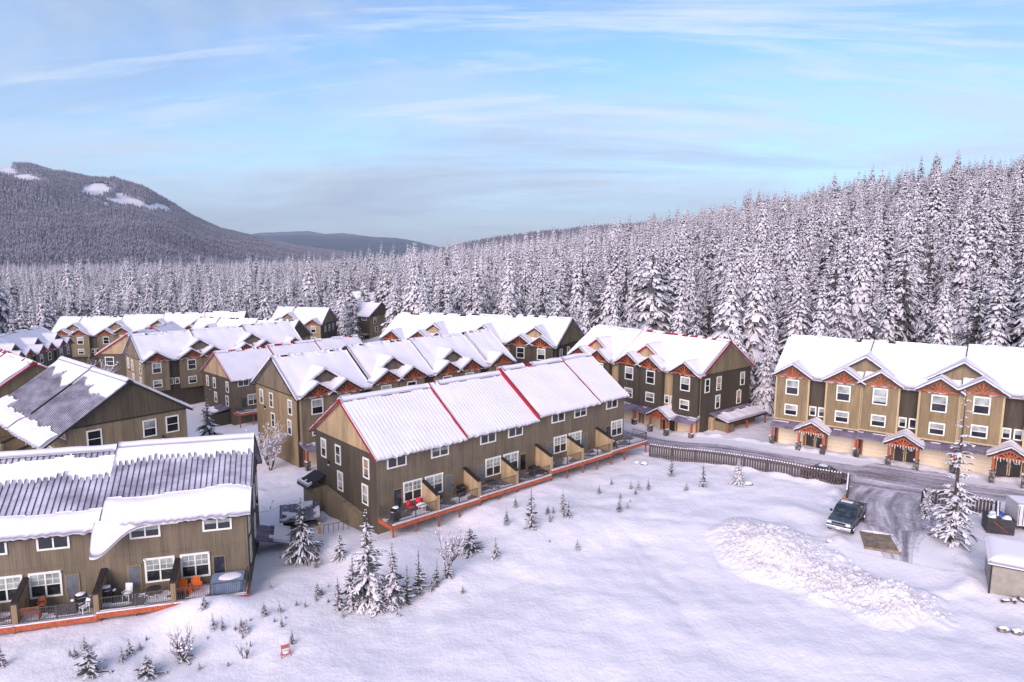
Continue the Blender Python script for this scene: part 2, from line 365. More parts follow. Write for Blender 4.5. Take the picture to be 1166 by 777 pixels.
def row(name, x, y, th, zb, sg, n, p, cfg, label, group='townhouse rows of the snowy village'):
    """zb = eave height of the wall at s=0. s runs along the row, t away from the viewer."""
    rnd = random.Random(hash_name(name)); fine = cfg.get('fine', False)
    base_t = zb - HG
    root = thing(name, (x, y, base_t), R(th) + (0 if sg > 0 else math.pi), label, 'townhouse row', group)
    Z0 = HG                                                    # local z of the eave line
    steps = cfg.get('steps', [0, .12, .3, .42])
    off = cfg.get('first', 2)                                   # units in the first roof section
    segs = []; a = 0; k = 0
    while a < n:
        b = min(n, a + (off if k == 0 else 2)); segs.append((a * p, b * p, Z0 + (steps[k] if k < len(steps) else steps[-1]))); a = b; k += 1
    def zat(s):
        for s0, s1, z in segs:
            if s <= s1 + .01: return z
        return segs[-1][2]
    trim = cfg.get('trim', 'dark_metal'); metal = cfg.get('metal', 'frosted_metal')
    ov = .5; ovf = cfg.get('ovf', .5); rk = .4; gl = cfg['gable']; gt = cfg['gable_top']; fc = cfg['front']
    bot = -1.6
    frontz = Z0 - 5.5 + .0
    # walls
    wm = MB()
    for s0, s1, z in segs:
        wm.poly([(s0, 0, bot), (s1, 0, bot), (s1, 0, z + .1), (s0, 0, z + .1)], fc)
        wm.poly([(s0, W, bot), (s1, W, bot), (s1, W, z + .1), (s0, W, z + .1)], fc)
        if s0 > 0: wm.poly([(s0 - .002, 0, bot), (s0 - .002, W, bot), (s0 - .002, W, z), (s0 - .002, W / 2, z + RISE), (s0 - .002, 0, z)], gt)
    for s_, z, nm in ((0, segs[0][2], 1), (n * p, segs[-1][2], 0)):
        wm.poly([(s_, 0, bot), (s_, W, bot), (s_, W, z), (s_, 0, z)], gl)
        e = -.06 if nm else .06
        g = MB(); g.prism([(-.0, z - .0), (W, z - .0), (W / 2, z + RISE)], s_ + e, s_ + e * .1, gt)
        g.box((min(s_, s_ + e * 1.5), 0, z - .12), (max(s_, s_ + e * 1.5), W, z - .002), gl if trim == 'red_metal' else trim)
        g.build('gable_siding', root, flip=sg)
    # corner boards and belly band on the front
    bc = cfg.get('corner', fc)
    zz = segs[0][2]
    for s_ in (0, n * p): wm.box((s_ - .03, -.03, bot), (s_ + .12, .0, zat(s_) - .05), bc)
    for s0, s1, z in segs: wm.box((s0, -.025, z - 2.72), (s1, -.004, z - 2.62), cfg.get('band', fc))
    if cfg.get('gable_low'):
        zl = Z0 - 5.6
        wm.box((-.05, 0, bot), (-.004, W, zl), cfg['gable_low'])
    wm.build('wall', root, flip=sg)
    # roof: slabs, ridge cap, rake boards, party flashings
    rm = MB(); caps = MB()
    for q, (s0, s1, z) in enumerate(segs):
        a = s0 - (rk if q == 0 else 0); b = s1 + (rk if q == len(segs) - 1 else 0)
        for side in (0, 1):
            def Y(t): return t if side == 0 else W - t
            o = -(ovf if side == 0 else ov)
            pr = [(Y(o), z + o * SL + .04), (Y(W / 2), z + RISE + .04), (Y(W / 2), z + RISE + .2), (Y(o), z + o * SL + .18)]
            rm.prism(pr, a, b, metal)
            if cfg.get('ribs') and side == 0:
                s_ = a + .1
                while s_ < b:
                    rm.prism([(o, z + o * SL + .17), (W / 2, z + RISE + .19), (W / 2, z + RISE + .25), (o, z + o * SL + .24)], s_ - .03, s_ + .03, 'shaded_rib'); s_ += .4
            # fascia and rake
            caps.prism([(Y(o), z + o * SL - .04), (Y(o - .06), z + o * SL - .04), (Y(o - .06), z + o * SL + .2), (Y(o), z + o * SL + .2)], a, b, fc if trim == 'red_metal' else trim)
            for e0, e1, on in ((a - .06, a, q == 0), (b, b + .06, q == len(segs) - 1)):
                if on: caps.prism([(Y(o), z + o * SL + .0), (Y(W / 2), z + RISE + .0), (Y(W / 2), z + RISE + .2), (Y(o), z + o * SL + .2)], e0, e1, trim)
        caps.prism([(W / 2 - .32, z + RISE + .02), (W / 2 + .32, z + RISE + .02), (W / 2 + .32, z + RISE + .1), (W / 2, z + RISE + .34), (W / 2 - .32, z + RISE + .1)], a, b, trim)
    rf = rm.build('roof', root, flip=sg); caps.build('roof_trim', rf, flip=sg)
    if cfg.get('flash', True):
        for (s0, s1, z), (u0, u1, z2) in zip(segs, segs[1:]):
            f = MB(); zz = max(z, z2); hh = cfg.get('flash_h', .42); ww = .22 if z2 - z > .3 else .12
            f.prism([(-ov, zz - ov * SL - .1), (W / 2, zz + RISE - .1), (W + ov, zz - ov * SL - .1), (W + ov, zz - ov * SL + hh), (W / 2, zz + RISE + hh), (-ov, zz - ov * SL + hh)], u0 - ww, u0 + .04, trim)
            f.build('party_flashing', rf, flip=sg)
    # roof snow
    res = cfg.get('res', .35)
    sl = math.sqrt(1 + SL * SL); ny, nz = -SL / sl, 1 / sl
    default = lambda s, d: cfg.get('depth', .26)
    for q, (s0, s1, z) in enumerate(segs):
        a = s0 - (rk if q == 0 else 0) + .03; b = s1 + (rk if q == len(segs) - 1 else 0) - .1
        us = lin(a, b, .1 if fine else res); 
        for side, tf in ((0, cfg.get('snow_front', default)), (1, cfg.get('snow_back', default))):
            mb = MB(); vs = lin(0, 1, (.13 if cfg.get('ribs') else .25) / 7 if fine else .06)
            def pt(s, d, h, side=side, z=z):
                t = (W / 2) * (1 - d) - ((ovf if side == 0 else ov) + .02) * d; k = 0
                if d > .999:
                    k = .10 + .16 * abs(N(s * .9, q * 3 + side, 4)) + .10 * N(s * 3.1, 7, side); t -= k
                elif d > .9: t -= .02
                yy = t + ny * h; zz_ = z + t * SL + .19 + nz * h - k * .15
                return (s, yy if side == 0 else W - yy, zz_)
            def thk(s, d, tf=tf, side=side):
                v = tf(s, d)
                if v <= 0: return v
                if cfg.get('groove', .035): 
                    ph = (s / .4) % 1; v -= cfg.get('groove', .035) * math.exp(-((ph - .5) / .16) ** 2) * (.4 + 1.0 * clamp(N(s * .3, d * 5, 2) + .6))
                v += .085 * N(s * .35, d * 4, side * 5 + x) + .03 * N(s * .12, d * 22, side * 3 + x) + .02 * N(s * 1.7, d * 14, side)
                if not cfg.get('ribs') and d < .05 and (N(s * 1.2, 3, x) > cfg.get('ridge_bare', .05)): return -1
                return max(v, .02)
            snow_sheet(mb, pt, us, vs, thk, 'snow_roof')
            if mb.v: mb.build('roof_snow', rf, smooth=True, flip=sg)
        # ridge snow
        mb = MB(); us = lin(a, b, .3)
        def ptr(s, v, h, z=z): 
            t = W / 2 + v * .45; return (s, t, z + RISE + .36 - abs(v) * .3 + h)
        snow_sheet(mb, ptr, us, [-1, -.5, 0, .5, 1], lambda s, v: (.12 + .08 * N(s * .5, 2, 1)) * (1 - .6 * v * v) if N(s * .45, 9, q + x) > cfg.get('ridge_snow', -.1) else -1, 'snow_roof')
        if mb.v: mb.build('ridge_snow', rf, smooth=True, flip=sg)
    # gable-end windows
    if cfg.get('gwin', True):
        z = segs[0][2]
        for t, h0, h1 in cfg.get('gwins', [(1.8, -2.35, -.75), (7.0, -2.35, -.75), (9.9, -2.35, -.75), (2.1, -4.85, -3.25), (6.7, -4.85, -3.25)]):
            window(root, None, t, z + h0, z + h1, cfg.get('gwin_w', .8), sg, 1, True, 's', 0, rnd.random())
        lm = MB(); lm.box((-.18, 8.8, z - 2.9), (0, 9.0, z - 2.6), 'dark_metal'); lm.box((-.14, 8.83, z - 3.05), (-.02, 8.97, z - 2.9), 'white_plastic'); lm.build('wall_lamp', root, flip=sg)
    if cfg.get('kind') == 'bay': front_bays(root, cfg, segs, n, p, sg, zat, rnd, trim)
    else: front_decks(root, cfg, segs, n, p, sg, zat, rnd, trim)
    return root
def hash_name(s):
    h = 7
    for c in s: h = (h * 131 + ord(c)) % 1000003
    return h

def gable_roof(root, name, s, hw, t0, zr, sg, trim, rise=SL, thick=.14, snow=.26, back=None, Zb=0, seed=0, x=0, metal='frosted_metal', res=.25):
    """small front-facing gable roof centred at s, ridge height zr, from t=t0 back into the main roof (or to 'back')"""
    r = MB()
    def tend(q): return back if back is not None else (zr - abs(q) * rise - Zb) / SL + .35
    for sd in (-1, 1):
        f0 = (s, t0, zr); e0 = (s + sd * hw, t0, zr - hw * rise); e1 = (s + sd * hw, max(t0 + .2, tend(hw)), zr - hw * rise); f1 = (s, tend(0), zr)
        top = [f0, e0, e1, f1]; r.mesh([(a, b, c - thick) for a, b, c in top] + top, [(0, 1, 2, 3), (4, 7, 6, 5), (0, 4, 5, 1), (1, 5, 6, 2), (2, 6, 7, 3)], metal)
        r.mesh([(s, t0 - .06, zr - .22), (s + sd * hw, t0 - .06, zr - .22 - hw * rise), (s + sd * hw, t0 - .06, zr + .05 - hw * rise), (s, t0 - .06, zr + .05),
                (s, t0 + .03, zr - .22), (s + sd * hw, t0 + .03, zr - .22 - hw * rise), (s + sd * hw, t0 + .03, zr + .05 - hw * rise), (s, t0 + .03, zr + .05)],
               [(0, 1, 2, 3), (7, 6, 5, 4), (0, 4, 5, 1), (1, 5, 6, 2), (2, 6, 7, 3)], trim)
    o = r.build(name, root, flip=sg)
    m = MB()
    nv = max(4, int(hw / res)); us = [-hw - .06 + 2 * (hw + .06) * i / (2 * nv) for i in range(2 * nv + 1)]
    def pt(u, v, h):
        te = max(t0 + .2, tend(u)); t = lerp(t0 - .02, te, v); k = 0
        if abs(u) > hw: k = .06 + .1 * abs(N(t * 2, u, seed))
        return (s + u + math.copysign(k, u) + .12 * math.copysign(1, u) * 0, t - (.05 + .05 * N(u * 2, 3, seed) if v == 0 else 0), zr - abs(u) * rise + .02 + h * (1 - .25 * (v == 0)))
    snow_sheet(m, pt, us, [0, .12, .3, .5, .75, 1], lambda u, v: snow * (1 + .3 * N(u * .8, v * 3, seed + x)) * (.8 if abs(u) > hw - .1 else 1), 'snow_roof')
    m.build(name + '_snow', o, smooth=True, flip=sg)
    return o
def truss(root, s, hw, t, zr, sg, rise=SL, w=.14):
    m = MB(); m2 = 'orange_timber'; zb = zr - hw * rise
    m.beam((s - hw, t, zb), (s + hw, t, zb), w, w * 1.4, m2); m.beam((s, t - .01, zb), (s, t - .01, zr - .1), w, w, m2)
    for sd in (-1, 1):
        m.beam((s + sd * hw, t + .005, zb), (s, t + .005, zr - .05), w, w * 1.3, m2)
        m.beam((s, t - .02, zb), (s + sd * hw * .5, t - .02, zb + hw * rise * .45), w * .8, w * .8, m2)
        m.beam((s, t - .025, zb + .05), (s + sd * hw * .25, t - .025, zb + hw * rise * .7), w * .7, w * .7, m2)
    return m.build('truss', root, flip=sg)

def front_bays(root, cfg, segs, n, p, sg, zat, rnd, trim):
    ph = cfg.get('phase', 0)      # 0: bay, entry, bay | bay, entry, bay ;  1: bay bay first
    cs = [(k + (.4 if (k + ph) % 2 == 0 else .6)) * p for k in range(n)]
    if ph: cs = [((.45 if k == 0 else k + (.2 if k % 2 else .4)) * p) for k in range(n)]
    bw = .395 * p; bc = cfg['bay']; tt = -.7; far = cfg.get('far', False)
    for k, c in enumerate(cs):
        z = zat(c); b = MB(); zr = z + bw * SL
        b.prism([(c - bw, z - 5.35), (c + bw, z - 5.35), (c + bw, z - .12), (c, zr - .12), (c - bw, z - .12)], tt, .02, bc, 'y')
        for sd in (-1, 1): b.box((c + sd * bw - .09, tt - .03, z - 5.35), (c + sd * bw + .09, tt + .12, z - .15), cfg.get('bay_trim', 'trim_tan'))
        b.box((c - bw, tt - .02, z - 2.85), (c + bw, tt - .003, z - 2.75), bc); b.box((c - bw - .05, tt - .05, z - 5.5), (c + bw + .05, tt + .1, z - 5.35), cfg.get('bay_trim', 'trim_tan'))
        bo = b.build('bay', root, flip=sg)
        gable_roof(root, 'bay_roof', c, bw + .35, -1.25, zr + .24, sg, 'dark_metal' if trim != 'red_metal' else 'dark_metal', Zb=z, seed=k * 3.3, x=root.location.x, res=.5 if far else .3)
        truss(root, c, bw - .02, tt - .25, zr + .02, sg)
        window(root, None, c, z - 2.15, z - .55, 1.25, sg, 1, True, 't', tt, rnd.random())
        window(root, None, c, z - 4.7, z - 3.6, 1.25, sg, 1, True, 't', tt, rnd.random())
    # entries between the two bays of a pair, dormers between pairs
    for k in range(n - 1):
        gap = cs[k + 1] - cs[k]; mid = (cs[k] + cs[k + 1]) / 2; z = zat(cs[k]); zd = max(z, zat(cs[k + 1]))
        if gap < p:
            hw = 3.3; zr = zd + 2.75; g = MB()
            t1 = .85; zbase = zd + t1 * SL
            g.prism([(mid - hw, zr - .2 - hw * SL), (mid + hw, zr - .2 - hw * SL), (mid, zr - .2)], t1, t1 + .1, cfg.get('dormer', cfg['gable_top']), 'y')
            g.build('dormer', root, flip=sg)
            gable_roof(root, 'dormer_roof', mid, hw + .1, t1 - .32, zr, sg, trim if trim == 'red_metal' else 'dark_metal', Zb=zd, seed=k * 5.1, snow=.3, res=.5 if far else .3)
        else:
            if cfg.get('low', True):
                entry(root, mid, z, sg, p, cfg)
            for sd in (-1, 1): window(root, None, mid + sd * .5, z - 4.55, z - 3.65, .55, sg, 1, False, 't', 0, rnd.random())
            rp = MB(); rp.poly([(cs[k] + bw, -.004, z - 5.4), (cs[k + 1] - bw, -.004, z - 5.4), (cs[k + 1] - bw, -.004, z - .05), (cs[k] + bw, -.004, z - .05)], cfg.get('recess', 'siding_dark'))
            rp.build('recessed_wall', root, flip=sg)
    if cfg.get('low', True):
        for k, c in enumerate(cs):
            z = zat(c); garage(root, c, z, bw, sg, cfg, k)

def garage(root, c, z, bw, sg, cfg, k):
    g = MB(); zb = z - HG
    g.box((c - 1.45, -.05, zb - .3), (c + 1.45, .0, zb + 2.3), 'garage_cream')
    for i in range(1, 5): g.box((c - 1.45, -.06, zb + .46 * i - .01), (c + 1.45, -.05, zb + .46 * i + .01), 'trim_tan')
    g.build('garage_door', root, flip=sg)
    f = MB(); f.box((c - 1.65, -.09, zb), (c - 1.46, .0, zb + 2.45), 'brown_wood'); f.box((c + 1.46, -.09, zb), (c + 1.65, 0, zb + 2.45), 'brown_wood'); f.box((c - 1.46, -.09, zb + 2.31), (c + 1.46, 0, zb + 2.45), 'brown_wood')
    f.build('garage_frame', root, flip=sg)
    a = MB(); s0, s1 = c - bw - .15, c + bw + .15
    a.prism([(0, z - 5.5), (-1.9, z - 6.15), (-1.9, z - 6.28), (0, z - 5.75)], s0, s1, 'plum_metal')
    q = s0 + .05
    while q < s1:
        a.beam((q, 0, z - 5.47), (q, -1.9, z - 6.12), .04, .07, 'plum_metal'); q += .38
    ao = a.build('awning', root, flip=sg)
    sm = MB(); snow_sheet(sm, lambda u, v, h: (u, lerp(-.05, -1.95, v), lerp(z - 5.48, z - 6.14, v) + h), lin(s0, s1, .3), lin(0, 1, .2), lambda u, v: (.12 + .05 * N(u, v * 3, 1)) if v < cfg.get('awn', .5) + .4 * N(u * 1.0, k * 3.0 + root.location.x, 0) else -1, 'snow_roof')
    if sm.v: sm.build('awning_snow', ao, smooth=True, flip=sg)
    for sd in (-1, 1):
        if sd * (1 if k % 2 == 0 else -1) > 0 and cfg.get('phase', 0) == 0: continue
        pillar(root, c + sd * (bw - .05), -1.55, zb, 2.35, sg)
def pillar(root, s, t, zb, h, sg):
    m = MB(); m.box((s - .26, t - .26, zb - .8), (s + .26, t + .26, zb + .95), 'stone'); m.box((s - .3, t - .3, zb + .95), (s + .3, t + .3, zb + 1.03), 'stone')
    m.box((s - .12, t - .12, zb + 1.03), (s + .12, t + .12, zb + h), 'orange_timber'); m.box((s - .28, t - .28, zb + 1.03), (s - .1, t + .28, zb + 1.12), 'snow_roof')
    m.build('pillar', root, flip=sg)
def entry(root, c, z, sg, p, cfg):
    zb = z - HG
    gable_roof(root, 'porch_roof', c, 1.85, -2.6, z - 4.95 + .0, sg, 'dark_metal', back=.0, rise=.6, seed=c, snow=.22)
    truss(root, c, 1.45, -2.45, z - 5.25, sg, rise=.6, w=.15)
    for sd in (-1, 1):
        pillar(root, c + sd * 1.35, -2.35, zb, 2.55, sg)
        d = MB(); d.box((c + sd * .58 - .44, -.06, zb - .1), (c + sd * .58 + .44, 0, zb + 2.1), 'door_dark')
        d.box((c + sd * .58 - .54, -.09, zb), (c + sd * .58 - .44, 0, zb + 2.2), 'trim_tan'); d.box((c + sd * .58 + .44, -.09, zb), (c + sd * .58 + .54, 0, zb + 2.2), 'trim_tan'); d.box((c + sd * .58 - .44, -.09, zb + 2.1), (c + sd * .58 + .44, 0, zb + 2.2), 'trim_tan')
        do = d.build('door', root, flip=sg)
        if sd > 0 and cfg.get('wreath'):
            w = MB(); pts = [(c + .58 + .2 * math.cos(i * .524), -.11, zb + 1.55 + .2 * math.sin(i * .524)) for i in range(13)]; w.tube(pts, .05, 'trim_white', 5); w.build('wreath', do, flip=sg)
        hb = MB(); hb.box((c + sd * .58 - sd * .36 - .02, -.12, zb + .95), (c + sd * .58 - sd * .36 + .02, -.06, zb + 1.1), 'chrome'); hb.build('handle', do, flip=sg)
    if cfg.get('wreath'):
        w = MB()
        for i in range(11):
            s_ = c - 1.3 + .26 * i; w.tube([(s_, -2.56, z - 6.1), (s_ + .02, -2.57, z - 6.3 - .12 * (i % 3))], .035, 'trim_white', 4)
        w.build('icicle_trim', root, flip=sg)

def front_decks(root, cfg, segs, n, p, sg, zat, rnd, trim):
    sl = cfg.get('sliders', [.42, .4, .62, .38, .68, .42, .55, .4]); D = cfg.get('D', 2.3)
    for k in range(n):
        s0, s1 = k * p, (k + 1) * p; z = zat((s0 + s1) / 2); zd = z - HF; ev = k % 2 == 0
        window(root, None, s0 + p * sl[k % len(sl)], z - 1.3, z - .42, 1.75, sg, 2, False, 't', 0, rnd.random() * .3 + .76 if rnd.random() < .8 else .3)
        wc = .76 if ev else .25; dc = .42 if ev else .6
        if not cfg.get('minor'):
            window(root, None, s0 + p * wc, zd + .75, zd + 2.35, 1.75, sg, 2, True, 't', 0, rnd.random() * .5, lites=True)
            d = MB(); c = s0 + p * dc; tr = 'siding_mid' if cfg.get('tandoor') else cfg['front']
            d.box((c - .47, -.05, zd), (c + .47, 0, zd + 2.15), tr); d.box((c - .36, -.06, zd + .35), (c + .36, -.05, zd + 2.0), 'door_grey' if k % 3 else 'glass_dark')
            do = d.build('door', root, flip=sg); h = MB(); h.box((c + .38, -.11, zd + .95), (c + .42, -.05, zd + 1.08), 'chrome'); h.build('handle', do, flip=sg)
            l = MB(); l.tube([(c + (.7 if ev else -.7), -.02, zd + 2.45), (c + (.7 if ev else -.7), -.16, zd + 2.42)], .07, 'white_plastic', 8); l.build('wall_lamp', root, flip=sg)
        # deck
        e0 = -.0 if k else -.05; xe = 1.7 if (k == n - 1 and cfg.get('wrap')) else 0
        dk = MB(); dk.box((s0 + e0, -D, zd - .18), (s1 + xe, -.003, zd - .04), 'deck_board'); dko = dk.build('deck', root, flip=sg)
        f = MB(); f.box((s0 - .06, -D - .12, zd - .42), (s1 + xe, -D - .003, zd - .02), 'orange_timber')
        if k == 0: f.box((-.14, -D - .12, zd - .42), (-.06, -.2, zd - .02), 'orange_timber')
        if k == n - 1: f.box((s1 + xe, -D - .12, zd - .42), (s1 + xe + .08, 0, zd - .02), 'orange_timber')
        f.build('fascia', dko, flip=sg)
        sm = MB(); snow_sheet(sm, lambda u, v, h: (u, lerp(-D - .14, -.15, v), zd - .03 + h), lin(s0, s1 + xe, .22), lin(0, 1, .08),
            lambda u, v: (.11 + .04 * N(u * 1.1, v * 2, 4)) if v < .13 else ((.05 + .05 * N(u * .9, v * 2.2, 9 + s0)) if N(u * .8, v * 2.5, k * 2.0 + root.location.y) + .12 * (.6 - v) > .0 else -1), 'snow_roof')
        sm.build('deck_snow', dko, smooth=True, flip=sg)
        for q in (0.03, .52):
            pm = MB(); pm.box((s0 + q * p - .06, -D + .05, zd - 3.2), (s0 + q * p + .06, -D + .17, zd - .42), 'brown_wood'); pm.build('deck_post', dko, flip=sg)
        if k == n - 1: pm = MB(); pm.box((s1 + xe - .1, -D + .05, zd - 3.2), (s1 + xe + .04, -D + .2, zd - .42), 'orange_timber'); pm.build('deck_post', dko, flip=sg)
        # railing
        r = MB(); a, b = s0 + .1, s1 + xe - .1
        r.beam((a, -D + .02, zd + 1.0), (b, -D + .02, zd + 1.0), .06, .05, 'rail_metal'); r.beam((a, -D + .02, zd + .14), (b, -D + .02, zd + .14), .04, .04, 'rail_metal')
        q = a
        while q < b: r.beam((q, -D + .02, zd + .14), (q, -D + .02, zd + 1.0), .022, .022, 'rail_metal'); q += .14
        for q in (a, (a + b) / 2, b): r.beam((q, -D + .02, zd), (q, -D + .02, zd + 1.04), .07, .07, 'rail_metal')
        ends = []
        if k == 0: ends.append(.05)
        if k == n - 1: ends.append(s1 + xe - .1)
        for e in ends:
            r.beam((e, -D, zd + 1.0), (e, -.1, zd + 1.0), .05, .06, 'rail_metal'); q = -D
            while q < -.1: r.beam((e, q, zd + .14), (e, q, zd + 1.0), .022, .022, 'rail_metal'); q += .14
        r.build('railing', dko, flip=sg)
        # partition after each unit
        if k < n - 1:
            zf = zat(s1 + .1) - HF; pr = [(-.02, zf - .1), (-D + .05, zf - .1), (-D + .05, zf + 1.45), (-.02, zf + 2.15)]
            m = MB(); m.prism(pr, s1 - .1, s1 + .1, cfg.get('fin', 'siding_buff')); m.box((s1 - .16, -D - .05, zf - .5), (s1 + .16, -D + .25, zf + 1.42), cfg.get('fin', 'siding_buff'))
            mo = m.build('partition', root, flip=sg); c_ = MB(); c_.prism([(0, zf + 2.16), (-D - .02, zf + 1.44), (-D - .02, zf + 1.56), (0, zf + 2.28)], s1 - .2, s1 + .2, 'dark_metal'); c_.build('partition_cap', mo, flip=sg)
# ---------------------------------------------------------------- trees and plants
def blade(mb, p0, d, L, w, droop, rnd, mat, nseg=4, tent=.25, lift=0.0, q0=0.0, q1=1.0, ragged=.35):
    """drooping bough: a ragged tent-shaped strip along direction d"""
    side = Vector((-d.y, d.x, 0)); rows = []
    for i in range(nseg + 1):
        q = q0 + (q1 - q0) * i / nseg
        z = L * (.18 * q - droop * q * q)
        c = p0 + d * (L * q) + Vector((0, 0, z + lift * math.sin(math.pi * min(1, .15 + .85 * (i / nseg)))))
        ww = w * (math.sin(math.pi * (.12 + .80 * q)) ** .8) * (1 + ragged * rnd.uniform(-1, 1))
        rows.append((c - side * ww - Vector((0, 0, tent * ww + .0)), c, c + side * ww - Vector((0, 0, tent * ww))))
    vs = [v for r in rows for v in r]; fs = []
    for i in range(nseg):
        a = i * 3; fs += [(a, a + 1, a + 4, a + 3), (a + 1, a + 2, a + 5, a + 4)]
    mb.mesh(vs, fs, mat)
def conifer_data(name, seed, H, Rr, whorls, per, fingers, load=1.0, bare=.06, droop=.55, snow_p=.9, wf=.19, slim=False):
    rnd = random.Random(seed); crown = MB(); trunk = MB()
    lean = (rnd.uniform(-.02, .02) * H, rnd.uniform(-.02, .02) * H)
    trunk.tube([(0, 0, -.4), (lean[0] * .5, lean[1] * .5, H * .5), (lean[0], lean[1], H * .985)], [H * .014 + .03, H * .008 + .015, .012], 'bark', 6)
    crown_gap = rnd.uniform(.4, .8)
    for k in range(whorls):
        q = (k + rnd.uniform(-.3, .3)) / whorls; z = H * (bare + (1 - bare) * clamp(q) ** .92)
        prof = (1 - q) ** .9 * (.6 + .4 * min(1, q * 8 + .4)) if not slim else (.62 + .38 * math.exp(-((q - .0) / .24) ** 2)) * (1 - .75 * q ** 3) * (1 if q < .93 else .4); rr = Rr * prof * rnd.uniform(.62, 1.15) + .05 * H / 10
        nb = max(3, int(per * (.5 + .6 * (1 - q)))); a0 = rnd.uniform(0, 6.28)
        for b in range(nb):
            if rnd.random() < (.07 if not slim or q < .3 else .5): continue
            a = a0 + 6.283 * (b + rnd.uniform(-.3, .3)) / nb; L = rr * rnd.uniform(.7, 1.15); d = Vector((math.cos(a), math.sin(a), 0))
            p0 = Vector((lean[0] * q, lean[1] * q, z)); dr = droop * rnd.uniform(.75, 1.3) * (1 - .55 * q)
            w = L * wf * rnd.uniform(.8, 1.25) * (.55 if q < .12 else 1) + .02
            blade(crown, p0, d, L, w, dr, rnd, 'needles', 4, .45)
            sn = rnd.random() < (snow_p if q > .12 else .97)
            if sn: blade(crown, p0, d, L, w * rnd.uniform(.55, .95) * load, dr, rnd, 'snow_tree', 4, .35, .022 * H / 5 + .02 * L * load, .12, rnd.uniform(.9, 1.0), .45)
            for f in range(fingers):
                for sd in (-1, 1):
                    qf = rnd.uniform(.2, .85); fa = a + sd * rnd.uniform(.6, 1.1); fd = Vector((math.cos(fa), math.sin(fa), 0))
                    fp = p0 + d * (L * qf) + Vector((0, 0, L * (.18 * qf - dr * qf * qf))); fl = L * rnd.uniform(.22, .42) * (1.15 - qf * .6)
                    blade(crown, fp, fd, fl, fl * .2, dr * 1.5, rnd, 'needles', 2, .5)
                    if sn and rnd.random() < .8: blade(crown, fp, fd, fl, fl * .18 * load, dr * 1.5, rnd, 'snow_tree', 2, .4, .015 * H / 5 + .03 * fl, .1, 1.0)
    return crown.data('crown'), trunk.data('trunk')
def plant_conifer(proto, x, y, z, s, rz, label, cat, group, name='snowy_conifer', sxy=1.0):
    r = thing(name, (x, y, z), rz, label, cat, group); r.scale = (s * sxy, s * sxy, s)
    for me, nm in ((proto[0], 'crown'), (proto[1], 'trunk')):
        o = bpy.data.objects.new(nm, me); C.objects.link(o); o.parent = r
    return r
def bare_tree(name, x, y, H, seed, label, cat, group=None, spread=.5, snowy=1.0, multi=1, depth=4, base_sink=.2, ht=None, twig=.8, ratio=.62):
    rnd = random.Random(seed); tr = MB(); br = MB(); sn = MB()
    def grow(p, d, L, r, dep):
        pts = [p]; n = 3
        for i in range(n):
            d = (d + Vector((rnd.uniform(-1, 1), rnd.uniform(-1, 1), rnd.uniform(-.2, .5))) * .16).normalized(); p = p + d * (L / n); pts.append(p)
        rad = [r * (1 - .5 * i / n) for i in range(n + 1)]
        (tr if dep == depth else br).tube(pts, rad, 'bark', 4 if dep < depth else 6, False)
        if snowy and (dep < depth):
            if rnd.random() < snowy:
                top = [q + Vector((rnd.uniform(-.01, .01), rnd.uniform(-.01, .01), r * 1.1)) for q in pts]
                w = [max(.012, r * .9 + .012 * rnd.uniform(.4, 1.6)) * (1.1 - .5 * abs(d.z)) for q in pts]; sn.tube(top, w, 'snow_tree', 5, True)
            if rnd.random() < .5 * snowy: 
                c = rnd.choice(pts); k = rnd.uniform(.04, .10) * (1 + H * .04); sn.blob(c, (k, k, k * .8), 'snow_tree', seed, 5, 3, False)
        if dep <= 0: return
        nb = 3 if dep > 1 else rnd.choice((2, 3))
        for k in range(nb + (2 if dep == depth else 0)):
            q = pts[rnd.choice((1, 2, 3, 3))]; a = rnd.uniform(0, 6.28); nd_ = (d * (1 - spread * .5) + Vector((math.cos(a), math.sin(a), rnd.uniform(.0, .35))) * spread).normalized()
            grow(q, nd_, L * ratio * rnd.uniform(.75, 1.15), r * .58, dep - 1)
        if dep >= depth - 1: grow(pts[-1], d, L * .8, r * .5, dep - 1)
    z = T(x, y) - base_sink
    for m in range(multi):
        a = rnd.uniform(0, 6.28); sp = .35 if multi > 1 else .03
        grow(Vector((rnd.uniform(-.1, .1) * (multi > 1), 0, 0)), Vector((math.cos(a) * sp, math.sin(a) * sp, 1)).normalized(), H * .36, H * .012 + .012, depth)
    r = thing(name, (x, y, z), 0, label, cat, group)
    tr.build('trunk', r, True); bo = br.build('branches', r, True)
    if sn.v: sn.build('branch_snow', bo, True)
    return r
